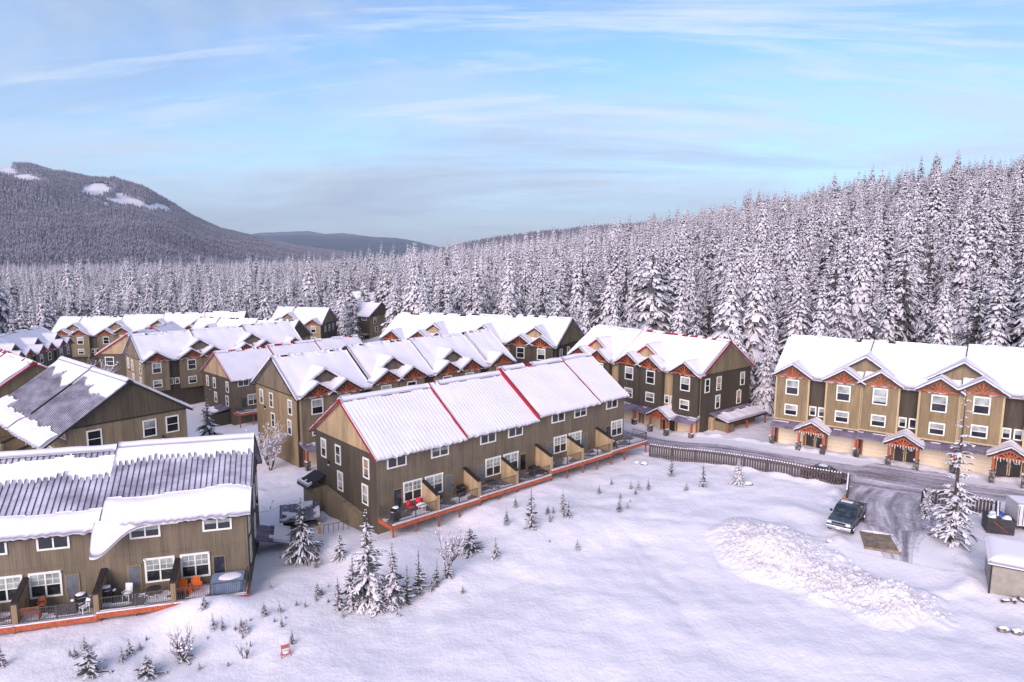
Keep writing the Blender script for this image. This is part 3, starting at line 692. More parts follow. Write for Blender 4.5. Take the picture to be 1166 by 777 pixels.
def make_forest():
    rnd = random.Random(11)
    protos = [conifer_data('c%d' % i, 50 + i, 24, r_, 38, 11, 3, l_, .05, dr, sp, w_) for i, (r_, l_, dr, sp, w_) in enumerate([(4.9, 1.3, .8, .96, .13), (3.9, 1.4, .95, .97, .14), (5.6, 1.2, .7, .95, .12), (3.3, 1.3, .85, .96, .15), (4.7, 1.45, 1.0, .98, .14), (4.2, .85, .7, .7, .14)])]
    RM = [(-60,212),(-40,222),(-34,222),(-22,212),(-21,212),(-14.3,208),(-14,188),(-13,190),(-12.8,242),(-10.0,242),(-9.8,165),(-9,140),(3,126),(12,118),(17,108),(21.8,101),(30,102),(45,101),(60,100)]
    def rmin(az):
        for (a, h), (b, k) in zip(RM, RM[1:]):
            if az <= b: return lerp(h, k, (az - a) / (b - a))
        return 100
    pts = []; grid = {}
    def ok(x, y, sp):
        k = (int(x // 8), int(y // 8))
        for i in (-1, 0, 1):
            for j in (-1, 0, 1):
                for a, b in grid.get((k[0] + i, k[1] + j), ()):
                    if (a - x) ** 2 + (b - y) ** 2 < sp * sp: return False
        grid.setdefault(k, []).append((x, y)); return True
    for t in range(110000):
        az = rnd.uniform(-46, 46); r = math.sqrt(rnd.uniform(95 ** 2, 1000 ** 2)) if t > 42000 else rnd.uniform(98, 490)
        if r < rmin(az): continue
        x = r * math.sin(R(az)); y = r * math.cos(R(az))
        if ok(x, y, (4.9 if r < 480 else 5.8)): pts.append((r, az, x, y))
    for t in range(15000):
        az = rnd.uniform(-22, 0); r = math.sqrt(rnd.uniform(1000 ** 2, 2300 ** 2)); x = r * math.sin(R(az)); y = r * math.cos(R(az))
        if ok(x, y, 7.5): pts.append((r, az, x, y))
    pts.sort()
    fr = [q for q in pts if abs(q[1]) < 37.6]
    near = fr[:290]; ns = set(near); rest = [q for q in pts if q not in ns]
    for r, az, x, y in near:
        k = rnd.choice((0, 1, 2, 3, 4, 5) if az > -9 else (0, 2, 3, 5, 5, 5)); s = rnd.uniform(.6, 1.04)
        if r < rmin(az) + 6: s *= rnd.uniform(.65, .95)
        if az > 24 and r < 125: s = min(s, .82)
        dirs = 'behind the right-hand row' if az > 20 else 'behind the red-trimmed centre-right row' if az > 11 else 'behind the long centre rows' if az > -9 else 'at the back of the village, left of centre' if az > -21 else 'at the forest edge on the far left'
        look = ['broad and heavily snowed', 'slim with drooping white boughs', 'wide with dark gaps', 'narrow and spire-like', 'almost wholly white', 'darker with thin snow'][k]
        plant_conifer(protos[k], x, y, base_h(x, y) - .3, s, rnd.uniform(0, 6.28), 'forest conifer, %s, %s' % (look, dirs), 'tree', 'conifers along the near edge of the forest', sxy=rnd.uniform(.92, 1.3))
    # the wood behind: one mass
    me = bpy.data.meshes.new('forest'); vs = []; att = []
    for r, az, x, y in rest:
        s = rnd.uniform(.55, 1.0)
        if rnd.random() < .09: s *= 1.28
        vs.append((x, y, base_h(x, y) - .3)); att.append((s, rnd.uniform(0, 6.28), rnd.choice((0, 1, 2, 3, 4, 5) if az > -9 else (0, 2, 3, 5, 5, 5))))
    me.from_pydata(vs, [], [])
    for nm, i, ty in (('scl', 0, 'FLOAT'), ('rot', 1, 'FLOAT'), ('pick', 2, 'INT')):
        a = me.attributes.new(nm, ty, 'POINT'); a.data.foreach_set('value', [q[i] for q in att])
    fo = bpy.data.objects.new('conifer_forest', me); C.objects.link(fo)
    tag(fo, 'dense snow-laden conifer forest running back over the flat and up the hill to the right', 'forest', None, 'stuff')
    srcs = []
    for i, pr in enumerate(protos):
        for o in bpy.data.objects:
            if o.data == pr[0]: srcs.append(o); break
    scatter(fo, srcs)
    return protos
def scatter(ob, srcs=None, mat=None):
    ng = bpy.data.node_groups.new('scatter', 'GeometryNodeTree')
    ng.interface.new_socket('Geometry', in_out='INPUT', socket_type='NodeSocketGeometry'); ng.interface.new_socket('Geometry', in_out='OUTPUT', socket_type='NodeSocketGeometry')
    gi = ng.nodes.new('NodeGroupInput'); go = ng.nodes.new('NodeGroupOutput'); ip = ng.nodes.new('GeometryNodeInstanceOnPoints')
    def attr(nm, ty):
        n = ng.nodes.new('GeometryNodeInputNamedAttribute'); n.data_type = ty; n.inputs[0].default_value = nm; return n.outputs[0]
    if srcs:
        jn = ng.nodes.new('GeometryNodeGeometryToInstance')
        for o in reversed(srcs):
            oi = ng.nodes.new('GeometryNodeObjectInfo'); oi.inputs[0].default_value = o; oi.transform_space = 'ORIGINAL'; ng.links.new(oi.outputs['Geometry'], jn.inputs[0])
        ng.links.new(jn.outputs[0], ip.inputs['Instance']); ip.inputs['Pick Instance'].default_value = True; ng.links.new(attr('pick', 'INT'), ip.inputs['Instance Index'])
    else:
        cn = ng.nodes.new('GeometryNodeMeshCone'); cn.inputs['Vertices'].default_value = 6; cn.inputs['Radius Top'].default_value = 0; cn.inputs['Radius Bottom'].default_value = 4.2; cn.inputs['Depth'].default_value = 24
        sm = ng.nodes.new('GeometryNodeSetMaterial'); sm.inputs['Material'].default_value = mat; ng.links.new(cn.outputs[0], sm.inputs[0]); ng.links.new(sm.outputs[0], ip.inputs['Instance'])
    cb = ng.nodes.new('ShaderNodeCombineXYZ'); ng.links.new(attr('rot', 'FLOAT'), cb.inputs[2])
    ng.links.new(cb.outputs[0], ip.inputs['Rotation']); ng.links.new(attr('scl', 'FLOAT'), ip.inputs['Scale'])
    ng.links.new(gi.outputs[0], ip.inputs['Points']); ng.links.new(ip.outputs[0], go.inputs[0])
    md = ob.modifiers.new('scatter', 'NODES'); md.node_group = ng
# ---------------------------------------------------------------- hills
def interp(L, a):
    if a <= L[0][0]: return L[0][1]
    for (p, h), (q, k) in zip(L, L[1:]):
        if a <= q: return lerp(h, k, (a - p) / (q - p))
    return L[-1][1]
def hill_mesh(name, prof, r0, r1, mat, foot, amp, label, sharp=1.0, az0=None, az1=None, naz=160, nr=60, trees=0, clear=None, seed=1, back=.35):
    a0 = az0 if az0 is not None else prof[0][0]; a1 = az1 if az1 is not None else prof[-1][0]
    def Z(az, r):
        q = (r - r0) / (r1 - r0); x, y = r * math.sin(R(az)), r * math.cos(R(az))
        crest = CAMZ + r1 * math.tan(R(interp(prof, az)))
        if q <= 1: z = lerp(foot, crest, sstep(-.15, 1.0, q) ** sharp if q < 1 else 1)
        else: z = crest - (q - 1) * (r1 - r0) * back
        env = math.sin(math.pi * clamp(q)) 
        z += amp * env * (noise.fractal(Vector((x, y, seed * 77.0)) / (r1 * .11), .9, 2.1, 5)) * max(0.1, (crest - foot) / 300)
        z += (2.5 if trees else 6) * N(x / 60, y / 60, seed) * clamp(q * 2)
        return x, y, z
    mb = MB(); vs = []; cl = []
    for i in range(naz + 1):
        az = lerp(a0, a1, i / naz)
        for j in range(nr + 1):
            r = lerp(r0, r1 + (r1 - r0) * .35, j / nr); p = Z(az, r); vs.append(p)
            c = 0
            for ca, ce, ra, re in (clear or ()):
                el = math.degrees(math.atan2(p[2] - CAMZ, r)); c = max(c, math.exp(-((az - ca) / ra) ** 2 - ((el - ce) / re) ** 2))
            cl.append(c)
    fs = [(i * (nr + 1) + j, (i + 1) * (nr + 1) + j, (i + 1) * (nr + 1) + j + 1, i * (nr + 1) + j + 1) for i in range(naz) for j in range(nr)]
    mb.mesh(vs, fs, mat); o = mb.build(name, None, True); tag(o, label, 'hill', None, 'structure')
    at = o.data.attributes.new('clear', 'FLOAT', 'POINT'); at.data.foreach_set('value', cl)
    if trees:
        rnd = random.Random(seed + 5); pv = []; att = []
        while len(pv) < trees:
            az = rnd.uniform(max(a0, -41), min(a1, 41)); q = rnd.random(); r = lerp(r0, r1, q ** .8)
            if q > .99: continue
            x, y, z = Z(az, r); el = math.degrees(math.atan2(z - CAMZ, r))
            if any(math.exp(-((az - ca) / ra) ** 2 - ((el - ce) / re) ** 2) > .5 + .5 * N(x / 90, y / 90, 3) for ca, ce, ra, re in (clear or ())): continue
            pv.append((x, y, z + 4)); s = rnd.uniform(.4, .85); att.append((s, rnd.uniform(0, 6.3)))
        me = bpy.data.meshes.new(name + '_trees'); me.from_pydata(pv, [], [])
        for nm, i in (('scl', 0), ('rot', 1)):
            a = me.attributes.new(nm, 'FLOAT', 'POINT'); a.data.foreach_set('value', [q[i] for q in att])
        t = bpy.data.objects.new('hillside_forest', me); C.objects.link(t); tag(t, 'snow-dusted conifers covering ' + label, 'forest', None, 'stuff'); scatter(t, None, MATS['dusted_conifer'])
    return o
# ---------------------------------------------------------------- ground, road, lane
def axis(fine0, fine1, step, lo, hi, g=1.16):
    a = lin(fine0, fine1, step); d = step; x = fine1
    while x < hi: d *= g; x += d; a.append(x)
    d = step; x = fine0; b = []
    while x > lo: d *= g; x -= d; b.append(x)
    return b[::-1] + a
def make_ground():
    xs = axis(-44, 52, .32, -9000, 9000); ys = axis(33, 92, .32, -300, 12000)
    vs = [(x, y, T(x, y)) for y in ys for x in xs]; n = len(xs)
    fs = [(j * n + i, j * n + i + 1, (j + 1) * n + i + 1, (j + 1) * n + i) for j in range(len(ys) - 1) for i in range(n - 1)]
    me = bpy.data.meshes.new('ground'); me.from_pydata(vs, [], fs); me.materials.append(MATS['ground_snow']); me.polygons.foreach_set('use_smooth', [True] * len(fs))
    o = bpy.data.objects.new('ground', me); C.objects.link(o); tag(o, 'snow-covered ground of the field and village', None, None, 'structure')
def strip(name, pl, hw, mat, lift, label):
    # densify the centreline
    P = []
    for i in range(len(pl) - 1):
        p0 = Vector(pl[max(0, i - 1)]); p1 = Vector(pl[i]); p2 = Vector(pl[i + 1]); p3 = Vector(pl[min(len(pl) - 1, i + 2)]); n = max(2, int((p2 - p1).length / .4))
        for k in range(n):
            t = k / n; P.append(.5 * ((2 * p1) + (-p0 + p2) * t + (2 * p0 - 5 * p1 + 4 * p2 - p3) * t * t + (-p0 + 3 * p1 - 3 * p2 + p3) * t ** 3))
    P.append(Vector(pl[-1])); vs = []; uv = []; m = 18; L = 0
    for i, p in enumerate(P):
        if i: L += (p - P[i - 1]).length
        d = (P[min(i + 1, len(P) - 1)] - P[max(i - 1, 0)]).normalized(); nrm = Vector((-d.y, d.x))
        for j in range(m + 1):
            w = hw * (1 + .07 * N(L * .35, 3 * (j > m / 2), 5) + .03 * N(L * 1.3, 3 * (j > m / 2), 8)); o = (j / m * 2 - 1) * w; q = p + nrm * o
            z = T(q.x, q.y) + lift * (.6 if name == 'driveway' and L < 4 else 1) - (.08 if j in (0, m) else 0); vs.append((q.x, q.y, z)); near = seg_d(q.x, q.y, (42, 69.5), (35, 61))[0] < 4.6; uv.append((L, o * (.45 if near else 1) * (1 + .35 * max(0, i - len(P) + 14) * .25 * (name == 'driveway'))))
    fs = [(i * (m + 1) + j, i * (m + 1) + j + 1, (i + 1) * (m + 1) + j + 1, (i + 1) * (m + 1) + j) for i in range(len(P) - 1) for j in range(m)]
    me = bpy.data.meshes.new(name); me.from_pydata(vs, [], fs); me.materials.append(MATS[mat]); ul = me.uv_layers.new(name='UVMap')
    for lp in me.loops: ul.data[lp.index].uv = uv[lp.vertex_index]
    me.polygons.foreach_set('use_smooth', [True] * len(fs))
    o = bpy.data.objects.new(name, me); C.objects.link(o); tag(o, label, None, None, 'structure')
make_ground()
strip('road', ROAD, 4.7, 'slush_road', .05, 'slushy grey road in front of the right-hand rows')
strip('path', LANE, 3.7, 'packed_lane', .045, 'lane of packed snow between the long rows')
strip('driveway', DRIVE, 3.9, 'slush_drive', .06, 'wet slushy drive from the road down to the pickup')

# ---------------------------------------------------------------- the rows
def zb(z): return CAMZ + z
def snowA(s, d):
    q = N(math.floor(s / .4) * 7.3, 2.2, 1) * .05 + .06 * N(s * .5, 1, 3)
    cell = abs(((s / .4) % 1) - .75); rib = -.07 * math.exp(-((((s + .3) / .4 % 1) - .5) / .2) ** 2)
    if s < 2 * AP:
        if .035 < d < .27 + q + rib: return .09 * sstep(0, .05, .27 + q + rib - d) + .02
        e = .665 + .05 * N(s * .35, 5, 5) - .04 * sstep(6, 2, s) * math.sin(s * .9)
        if d > e: return .10 + .26 * sstep(0, .10, d - e)
    else:
        if .10 + q < d < .40 + 1.3 * q + rib: return .09 * sstep(0, .05, .40 + q + rib - d) + .02
        e = .76 + .05 * N(s * .35, 8, 5)
        if d > e: return .10 + .22 * sstep(0, .08, d - e)
    return -1
AP = 4.81
row('A', -19.83, 48.80, 196.6, zb(-19.62), -1, 4, AP, dict(kind='deck', front='siding_olive', gable='siding_brown', gable_top='siding_brown', fin='siding_buff', snow_front=snowA, fine=True, ribs=True,
    steps=[0, -.15], groove=0, ridge_snow=-.5, flash=False, tandoor=True, gwin_w=.8, sliders=[.42, .42, .62, .4], D=2.3),
    'olive front-left townhouse row, its ribbed metal roof half bare between bands of snow', 'townhouse rows of the snowy village')
row('B', -11.6, 56.86, 41.8, zb(-18.04), 1, 7, 4.757, dict(kind='deck', front='siding_olive', gable='siding_dark', gable_top='siding_tan', trim='red_metal', fin='siding_tan', fine=True,
    steps=[0, .16, .6, .72], depth=.11, groove=.042, ridge_snow=-.6, wrap=True, tandoor=True, flash_h=.26),
    'long olive central townhouse row with red roof seams and an orange-edged deck')
row('C', 24.5, 86.89, 129.44, zb(-16.56), -1, 5, 4.8, dict(kind='bay', front='siding_tan', recess='siding_tan', bay='siding_dark', bay_trim='siding_dark', gable='siding_dark', gable_top='siding_mid', dormer='siding_tan', trim='red_metal',
    steps=[0, -.2, -.45], first=3, flash_h=.4, gwins=[(1.4, -2.35, -.75), (4.0, -2.35, -.75), (9.6, -2.35, -.75), (3.9, -4.85, -3.25), (8.9, -4.85, -3.25)]),
    'dark brown row right of centre with red roof trim, its gable end facing the road')
row('D', 32.78, 82.67, -36.06, zb(-15.48), 1, 7, 4.72, dict(kind='bay', front='siding_dark', recess='siding_dark', bay='siding_buff', gable='siding_buff', gable_top='siding_buff', dormer='siding_mid', trim='dark_metal',
    steps=[0, .12, .45, .6], flash=False, fine=False, res=.25, depth=.36, wreath=True, ridge_bare=.25, gwin=False),
    'tan far-right townhouse row with orange gable trusses and cream garage doors')
row('E', -25.12, 78.09, 43.1, zb(-17.72), 1, 7, 4.91, dict(kind='bay', phase=1, front='siding_dark', recess='siding_dark', bay='siding_mid', bay_trim='siding_mid', gable='siding_buff', gable_top='siding_olive', dormer='siding_olive', trim='dark_metal',
    steps=[0, .35, .3, .5], first=2, depth=.33, flash_h=.3),
    'buff townhouse row behind the long red-seamed one, with a brown gable top')
row('F', -47.15, 112.96, 46.2, zb(-22.67), 1, 6, 4.71, dict(kind='deck', front='siding_olive', gable='siding_dark', gable_top='siding_tan', trim='red_metal', fin='siding_tan', steps=[0, .2, .3], depth=.14, groove=.1, flash_h=.3, res=.2),
    'row with tan gable top and red ridge, tucked behind the buff row')
row('G', -64.47, 117.68, 42.6, zb(-20.46), 1, 6, 4.91, dict(kind='bay', front='siding_dark', recess='siding_dark', bay='siding_mid', bay_trim='siding_mid', gable='siding_mid', gable_top='siding_olive', dormer='siding_olive', steps=[0, .1, .3], flash_h=.3, far=True, low=False),
    'row with projecting tan bays and an olive dormer, left of the red-ridged row')
row('H', -71.34, 135.85, 91.8, zb(-22.06), 1, 4, 4.9, dict(kind='deck', front='siding_dark', gable='siding_dark', gable_top='siding_tan', trim='red_metal', steps=[0, .2], minor=True, depth=.2, gwins=[(3.4, -2.35, -.75), (9.6, -2.35, -.75)], gwin_w=1.5),
    'small row with tan gable and dark brown wall behind the bare snowy tree')
def snowK(s, d):
    e = .20 + .10 * N(s * .4, 1, 2) + (.14 if s < 5 else 0) * (.4 * N(s * .5, 4, 4) + .6)
    lo = .80 + .05 * N(s * .5, 7, 2)
    if 9.5 < s < 14: e += .1
    if s > 16: lo -= .12
    if d < e: return .10
    if d > lo: return .12 + .2 * sstep(0, .1, d - lo)
    return -1
row('K', -43.96, 65.95, 140.2, zb(-18.25), -1, 4, 4.92, dict(kind='deck', front='siding_mid', gable='siding_mid', gable_top='siding_brown', fin='siding_mid', ovf=2.5, snow_front=snowK, fine=True, ribs=True, groove=0, steps=[0, .15], ridge_snow=-.3, flash_h=.22,
    gwins=[(2.2, -2.35, -.75), (7.6, -2.35, -.75), (10.0, -2.35, -.75)], gwin_w=1.15),
    'left-hand row whose wide dark brown gable faces the viewer, roof metal partly bare')
row('L', -62.1, 77.6, 140.2, zb(-18.45), -1, 4, 4.92, dict(kind='deck', front='siding_mid', gable='siding_mid', gable_top='siding_mid', trim='red_metal', minor=True, steps=[0, .15], depth=.25, gwin=False),
    'brown gable with red roof edge cut by the left border of the photo')
row('I', -71.4, 178.0, 188.0, zb(-22.2), -1, 9, 5.1, dict(kind='bay', front='siding_dark', bay='siding_mid', bay_trim='siding_mid', gable='siding_olive', gable_top='siding_olive', dormer='siding_mid', steps=[0, -.3, -.7, -1.1], flash_h=.25, far=True, low=False, res=.5, gwin=False),
    'long low-looking snowy roof at the back left with tan dormers in front of the forest')
row('J', 7.09, 109.0, 151.7, zb(-16.2), -1, 7, 5.06, dict(kind='bay', phase=1, front='siding_dark', recess='siding_tan', bay='siding_dark', bay_trim='siding_dark', gable='siding_dark', gable_top='siding_mid', dormer='siding_tan', steps=[0, -.3, -.6, -.9], flash=False, far=True, low=False, res=.4,
    gwins=[(2.0, -2.35, -.75), (5.0, -2.35, -.75)]),
    'row behind the centre with two orange-trussed gables beside its brown gable end')
row('N', -44.94, 213.8, 150.6, zb(-22.4), -1, 4, 4.9, dict(kind='deck', front='siding_dark', gable='siding_mid', gable_top='siding_brown', steps=[0, .1], depth=.12, minor=True, far=True, res=.5, gwins=[(2.6, -2.35, -.75), (9.0, -2.35, -.75), (3.4, -5.2, -3.6), (9.4, -5.2, -3.6)], gwin_w=1.1),
    'far townhouse block standing alone against the forest, gable facing the village')
row('N2', -46, 243, 165, zb(-21.5), -1, 3, 4.9, dict(kind='deck', front='siding_dark', gable='siding_mid', gable_top='siding_brown', steps=[0, .1], depth=.3, minor=True, far=True, res=.5),
    'snow roof just showing among the trees behind the lone far block')
row('M', -104.05, 158.5, -77.9, zb(-23.33), -1, 7, 4.88, dict(kind='bay', phase=1, front='siding_dark', bay='siding_brown', bay_trim='siding_mid', gable='siding_dark', gable_top='siding_dark', dormer='siding_dark', steps=[0, .2, .3], flash=False, far=True, low=False, res=.5),
    'row at the far left with a broad blue-white roof and five small gables seen side-on')
row('G2', -51.28, 153.5, 169.7, zb(-21.8), -1, 5, 4.98, dict(kind='bay', front='siding_dark', bay='siding_mid', bay_trim='siding_mid', gable='siding_olive', gable_top='siding_brown', dormer='siding_olive', steps=[0, .1, .2], flash=False, far=True, low=False, res=.5),
    'row with a flat-looking snow roof and a small dark gable end above the red-ridged roof')
row('I2', -53.0, 188.35, 173.7, zb(-22.1), -1, 3, 4.92, dict(kind='bay', front='siding_dark', bay='siding_tan', bay_trim='siding_tan', gable='siding_dark', gable_top='siding_mid', dormer='siding_mid', steps=[0, .1, .2], far=True, low=False, res=.5, gwins=[(3.0, -2.35, -.75), (6, -2.35, -.75), (9.0, -2.35, -.75)]),
    'small far row with a tan bay, just left of the lone far block')

# rename the roots: kinds, not letters
def name_rows():
    for o in list(bpy.data.objects):
        if o.parent is None and o.get('category') == 'townhouse row': o.name = 'townhouse_row'
ROWS = {o.name: o for o in bpy.data.objects if o.get('category') == 'townhouse row'}
name_rows()
def local(r, s, t, h, sg):
    """point of a row in world space: h above the base"""
    a = r.rotation_euler.z; c, S = math.cos(a), math.sin(a); x, y = sg * s, t
    return (r.location.x + x * c - y * S, r.location.y + x * S + y * c, r.location.z + h)
A, B, Cc, D, E_ = ROWS['A'], ROWS['B'], ROWS['C'], ROWS['D'], ROWS['E']
# extra parts: stair enclosure and porches on the gable ends
def side_porch(r, sg, t0, t1, out, h, drop, wall=None, posts=True, snowy=.5, metal='plum_metal'):
    m = MB(); m.prism([(-.02, h), (-out, h - drop), (-out, h - drop - .14), (-.02, h - .16)], 0, 1, metal)  # profile in (s, z), swept along t below
    m = MB()
    pr = [(-.02, h), (-out, h - drop), (-out, h - drop - .14), (-.02, h - .16)]
    m.prism(pr, t0, t1, metal, 'y'); q = t0 + .05
    while q < t1: m.beam((-.02, q, h + .02), (-out, q, h - drop + .02), .04, .06, metal); q += .38
    m.box((-out - .05, t0, h - drop - .25), (-out, t1, h - drop + .02), 'dark_metal')
    o = m.build('side_porch_roof', r, flip=sg)
    s = MB(); snow_sheet(s, lambda u, v, hh: (-lerp(.05, out, v), u, lerp(h, h - drop, v) + .02 + hh), lin(t0, t1, .25), lin(0, 1, .12), lambda u, v: .16 + .06 * N(u, v * 2, 2) if (v > 1 - snowy + .2 * N(u * .9, 1, 3)) else -1, 'snow_roof')
    if s.v: s.build('side_porch_snow', o, smooth=True, flip=sg)
    if posts:
        p = MB(); 
        for q in (t0 + .15, (t0 + t1) / 2, t1 - .15): p.box((-out + .05, q - .08, -1.6), (-out + .2, q + .08, h - drop), 'orange_timber')
        p.build('porch_post', r, flip=sg)
    if wall:
        w = MB(); w.box((-out + .1, t0 + .2, -1.6), (-.1, t1 - .2, h - drop - .2), wall); w.build('storage_wall', r, flip=sg)
# A: porch on the right gable
side_porch(A, -1, 6.5, 9.8, 2.8, 3.3, .7, None, True, .6, 'plum_metal')
# B: low stair wall with a small roofed end
w = MB()
def PY(s, t, z): return (s, t, z)
for s_ in (-.55,): w.mesh([(s_, 2.4, -1.8), (s_, 9.6, -1.8), (s_, 9.6, 3.3), (s_, 2.4, 2.6), (-.02, 2.4, -1.8), (-.02, 9.6, -1.8), (-.02, 9.6, 3.35), (-.02, 2.4, 2.65)], [(0, 1, 2, 3), (3, 2, 6, 7), (0, 4, 7, 3)], 'siding_mid')
w.mesh([(-1.3, 9.6, -1.8), (-1.3, 12.0, -1.8), (-1.3, 12.0, 2.9), (-1.3, 9.6, 3.2), (-.02, 9.6, -1.8), (-.02, 12.0, -1.8), (-.02, 12.0, 3.0), (-.02, 9.6, 3.3)], [(0, 1, 2, 3), (3, 2, 6, 7), (0, 4, 7, 3), (1, 5, 6, 2)], 'siding_mid'); w.build('stair_wall', B)
side_porch(B, 1, 9.7, 12.0, 1.9, 4.3, .8, None, False, .25, 'dark_metal')
side_porch(Cc, -1, 2.2, 11.4, 2.9, 3.2, .75, None, True, .75)
w = MB(); w.box((-2.6, 2.6, -1.5), (-.05, 4.0, 2.2), 'siding_mid'); w.box((-1.3, 4.0, -1.5), (-.9, 11.2, 1.9), 'brown_wood'); w.build('storage_wall', Cc, flip=-1)
w = MB(); w.box((-.7, 2.0, -1.5), (-.03, 2.55, 2.7), 'siding_tan'); w.build('meter_box', Cc, flip=-1)
# F porch by the dark conifer
side_porch(ROWS['F'], 1, 1.0, 5.0, 3.2, 3.6, .6, 'siding_dark', False, .5)
# slid snow hanging off the eave of A
m = MB()
def ptA(u, v, h):
    k = sstep(9.6, 7.6, u) * 0; ext = 1.5 * math.exp(-((u - 9.6) / 1.5) ** 2) + .22
    t = -.45 - ext * v; return (u, t, HG - .5 * SL + .16 + .05 - (ext * .95) * v * v + h * (1 - .55 * v))
snow_sheet(m, ptA, lin(4.5, 9.85, .15), lin(0, 1, .125), lambda u, v: (.42 + .05 * N(u, v * 2, 3)) * clamp(.25 + .75 * sstep(4.5, 7.5, u)) if not (v > .6 and 5.2 < u < 6.2) else .05, 'snow_roof')
m.build('overhanging_snow', A, smooth=True, flip=-1)

# ---------------------------------------------------------------- things on the decks
def at(r, sg, s, t, h=0.0): return local(r, s, t, HG - HF + h, sg)
def place_on(r, sg, s, t, ang=0, h=0.0): p = at(r, sg, s, t, h - .04); return p, r.rotation_euler.z + ang
def adirondack(r, sg, s, t, ang, mat, label, group, name='adirondack_chair'):
    p, a = place_on(r, sg, s, t, ang); o = thing(name, p, a, label, 'chair', group)
    # front of the chair looks along -y
    m = MB()
    for i in range(5): m.beam((-.27 + i * .11, -.32, .40), (-.25 + i * .105, .22, .27), .10, .025, mat)
    m.build('seat', o); m = MB()
    for i in range(5):
        x = -.26 + i * .13; top = 1.02 - .05 * (i - 2) ** 2; m.beam((x * .8, .2, .27), (x, .52, top), .115, .025, mat, (0, 1, .3))
    m.build('backrest', o)
    for sd in (-1, 1):
        m = MB(); m.box((sd * .36 - .07, -.38, .56), (sd * .36 + .07, .34, .585), mat); m.build('armrest', o)
        m = MB(); m.box((sd * .33 - .02, -.36, 0), (sd * .33 + .02, -.28, .56), mat); m.build('leg', o)
        m = MB(); m.beam((sd * .31, -.34, .36), (sd * .31, .5, .06), .03, .13, mat); m.build('leg', o)
    return o
def bbq(r, sg, s, t, ang, label, snowy=True, cover=False):
    p, a = place_on(r, sg, s, t, ang); o = thing('barbecue_grill', p, a, label, 'grill')
    m = MB(); m.box((-.35, -.25, .12), (.35, .25, .78), 'black_paint'); m.box((-.62, -.2, .80), (-.36, .22, .84), 'rail_metal'); m.box((.36, -.2, .80), (.62, .22, .84), 'rail_metal'); m.build('cart', o)
    m = MB(); m.prism([(-.28, .8), (-.28, .95), (-.15, 1.14), (.1, 1.18), (.28, 1.02), (.28, .8)], -.36, .36, 'black_paint'); h = m.build('hood', o)
    m = MB(); m.tube([(-.25, -.33, .98), (.25, -.33, .98)], .015, 'chrome', 6); m.build('handle', h)
    for sx in (-.3, .3): m = MB(); m.tube([(sx - .02, 0, .08), (sx + .02, 0, .08)], .08, 'rubber', 10); m.build('wheel', o)
    if snowy: m = MB(); m.blob((0, .02, 1.12), (.36, .26, .13), 'snow_roof', s); m.blob((-.49, 0, .84), (.13, .2, .07), 'snow_roof', s + 1); m.blob((.49, 0, .84), (.13, .2, .07), 'snow_roof', s + 2); m.build('snow_cap', o, smooth=True)
    return o
def rtable(r, sg, s, t, label, mat='dark_metal', rad=.5, snowy=True, h=.72):
    p, a = place_on(r, sg, s, t); o = thing('patio_table', p, a, label, 'table')
    m = MB(); m.tube([(0, 0, h - .03), (0, 0, h)], rad, mat, 20); m.build('tabletop', o)
    for k in range(4):
        q = .785 + k * 1.571; m = MB(); m.tube([(math.cos(q) * rad * .75, math.sin(q) * rad * .75, 0), (math.cos(q) * rad * .5, math.sin(q) * rad * .5, h)], .02, mat, 5); m.build('leg', o)
    if snowy: m = MB(); m.blob((0, 0, h), (rad * .95, rad * .95, .16), 'snow_roof', s, 14, 4); m.build('snow_cap', o, smooth=True)
def patio_chair(r, sg, s, t, ang, mat, label, group=None, cush=None, snowy=False, hb=.9):
    p, a = place_on(r, sg, s, t, ang); o = thing('patio_chair', p, a, label, 'chair', group)
    m = MB(); m.box((-.25, -.25, .42), (.25, .25, .46), cush or mat)
    if cush: m.blob((0, 0, .46), (.26, .26, .12), cush, 1)
    m.build('seat', o)
    m = MB(); m.prism([(.22, .45), (.27, .45), (.36, hb), (.30, hb)], -.25, .25, cush or mat); 
    if cush: m.blob((0, .25, .62), (.27, .12, .33), cush, 3)
    m.build('backrest', o)
    for sx in (-.22, .22):
        for sy in (-.22, .22): m = MB(); m.box((sx - .02, sy - .02, 0), (sx + .02, sy + .02, .42), mat); m.build('leg', o)
        m = MB(); m.box((sx - .03, -.24, .62), (sx + .03, .28, .65), mat); m.build('armrest', o)
    if snowy: m = MB(); m.blob((0, -.02, .46), (.24, .22, .12), 'snow_roof', s); m.build('snow_cap', o, smooth=True)
def hot_tub(r, sg, s, t, label):
    p, a = place_on(r, sg, s, t); o = thing('hot_tub', p, a, label, 'hot tub')
    m = MB(); pr = [(-1, -.85), (-.85, -1), (.85, -1), (1, -.85), (1, .85), (.85, 1), (-.85, 1), (-1, .85)]; m.prism([(x * 1.05, y * .85) for x, y in pr], 0, .72, 'grey_cover', 'z'); m.build('tub', o)
    m = MB(); m.prism([(x * 1.12, y * .9) for x, y in pr], .72, .88, 'grey_cover', 'z'); m.build('cover', o)
    m = MB(); m.blob((.15, .1, .88), (.8, .6, .12), 'snow_roof', 4, 12); m.build('snow_cap', o, smooth=True)
g = 'orange adirondack chairs'
adirondack(A, -1, 3.55, -1.0, .15, 'orange_plastic', 'right-hand orange adirondack chair beside the grey hot tub', g)
adirondack(A, -1, 4.5, -1.1, -.1, 'orange_plastic', 'left-hand orange adirondack chair next to the deck partition', g)
o = thing('side_table', place_on(A, -1, 4.02, -1.25)[0], 0, 'small orange side table between the two orange chairs', 'table')
m = MB(); m.box((-.15, -.15, .42), (.15, .15, .45), 'orange_plastic'); m.build('tabletop', o)
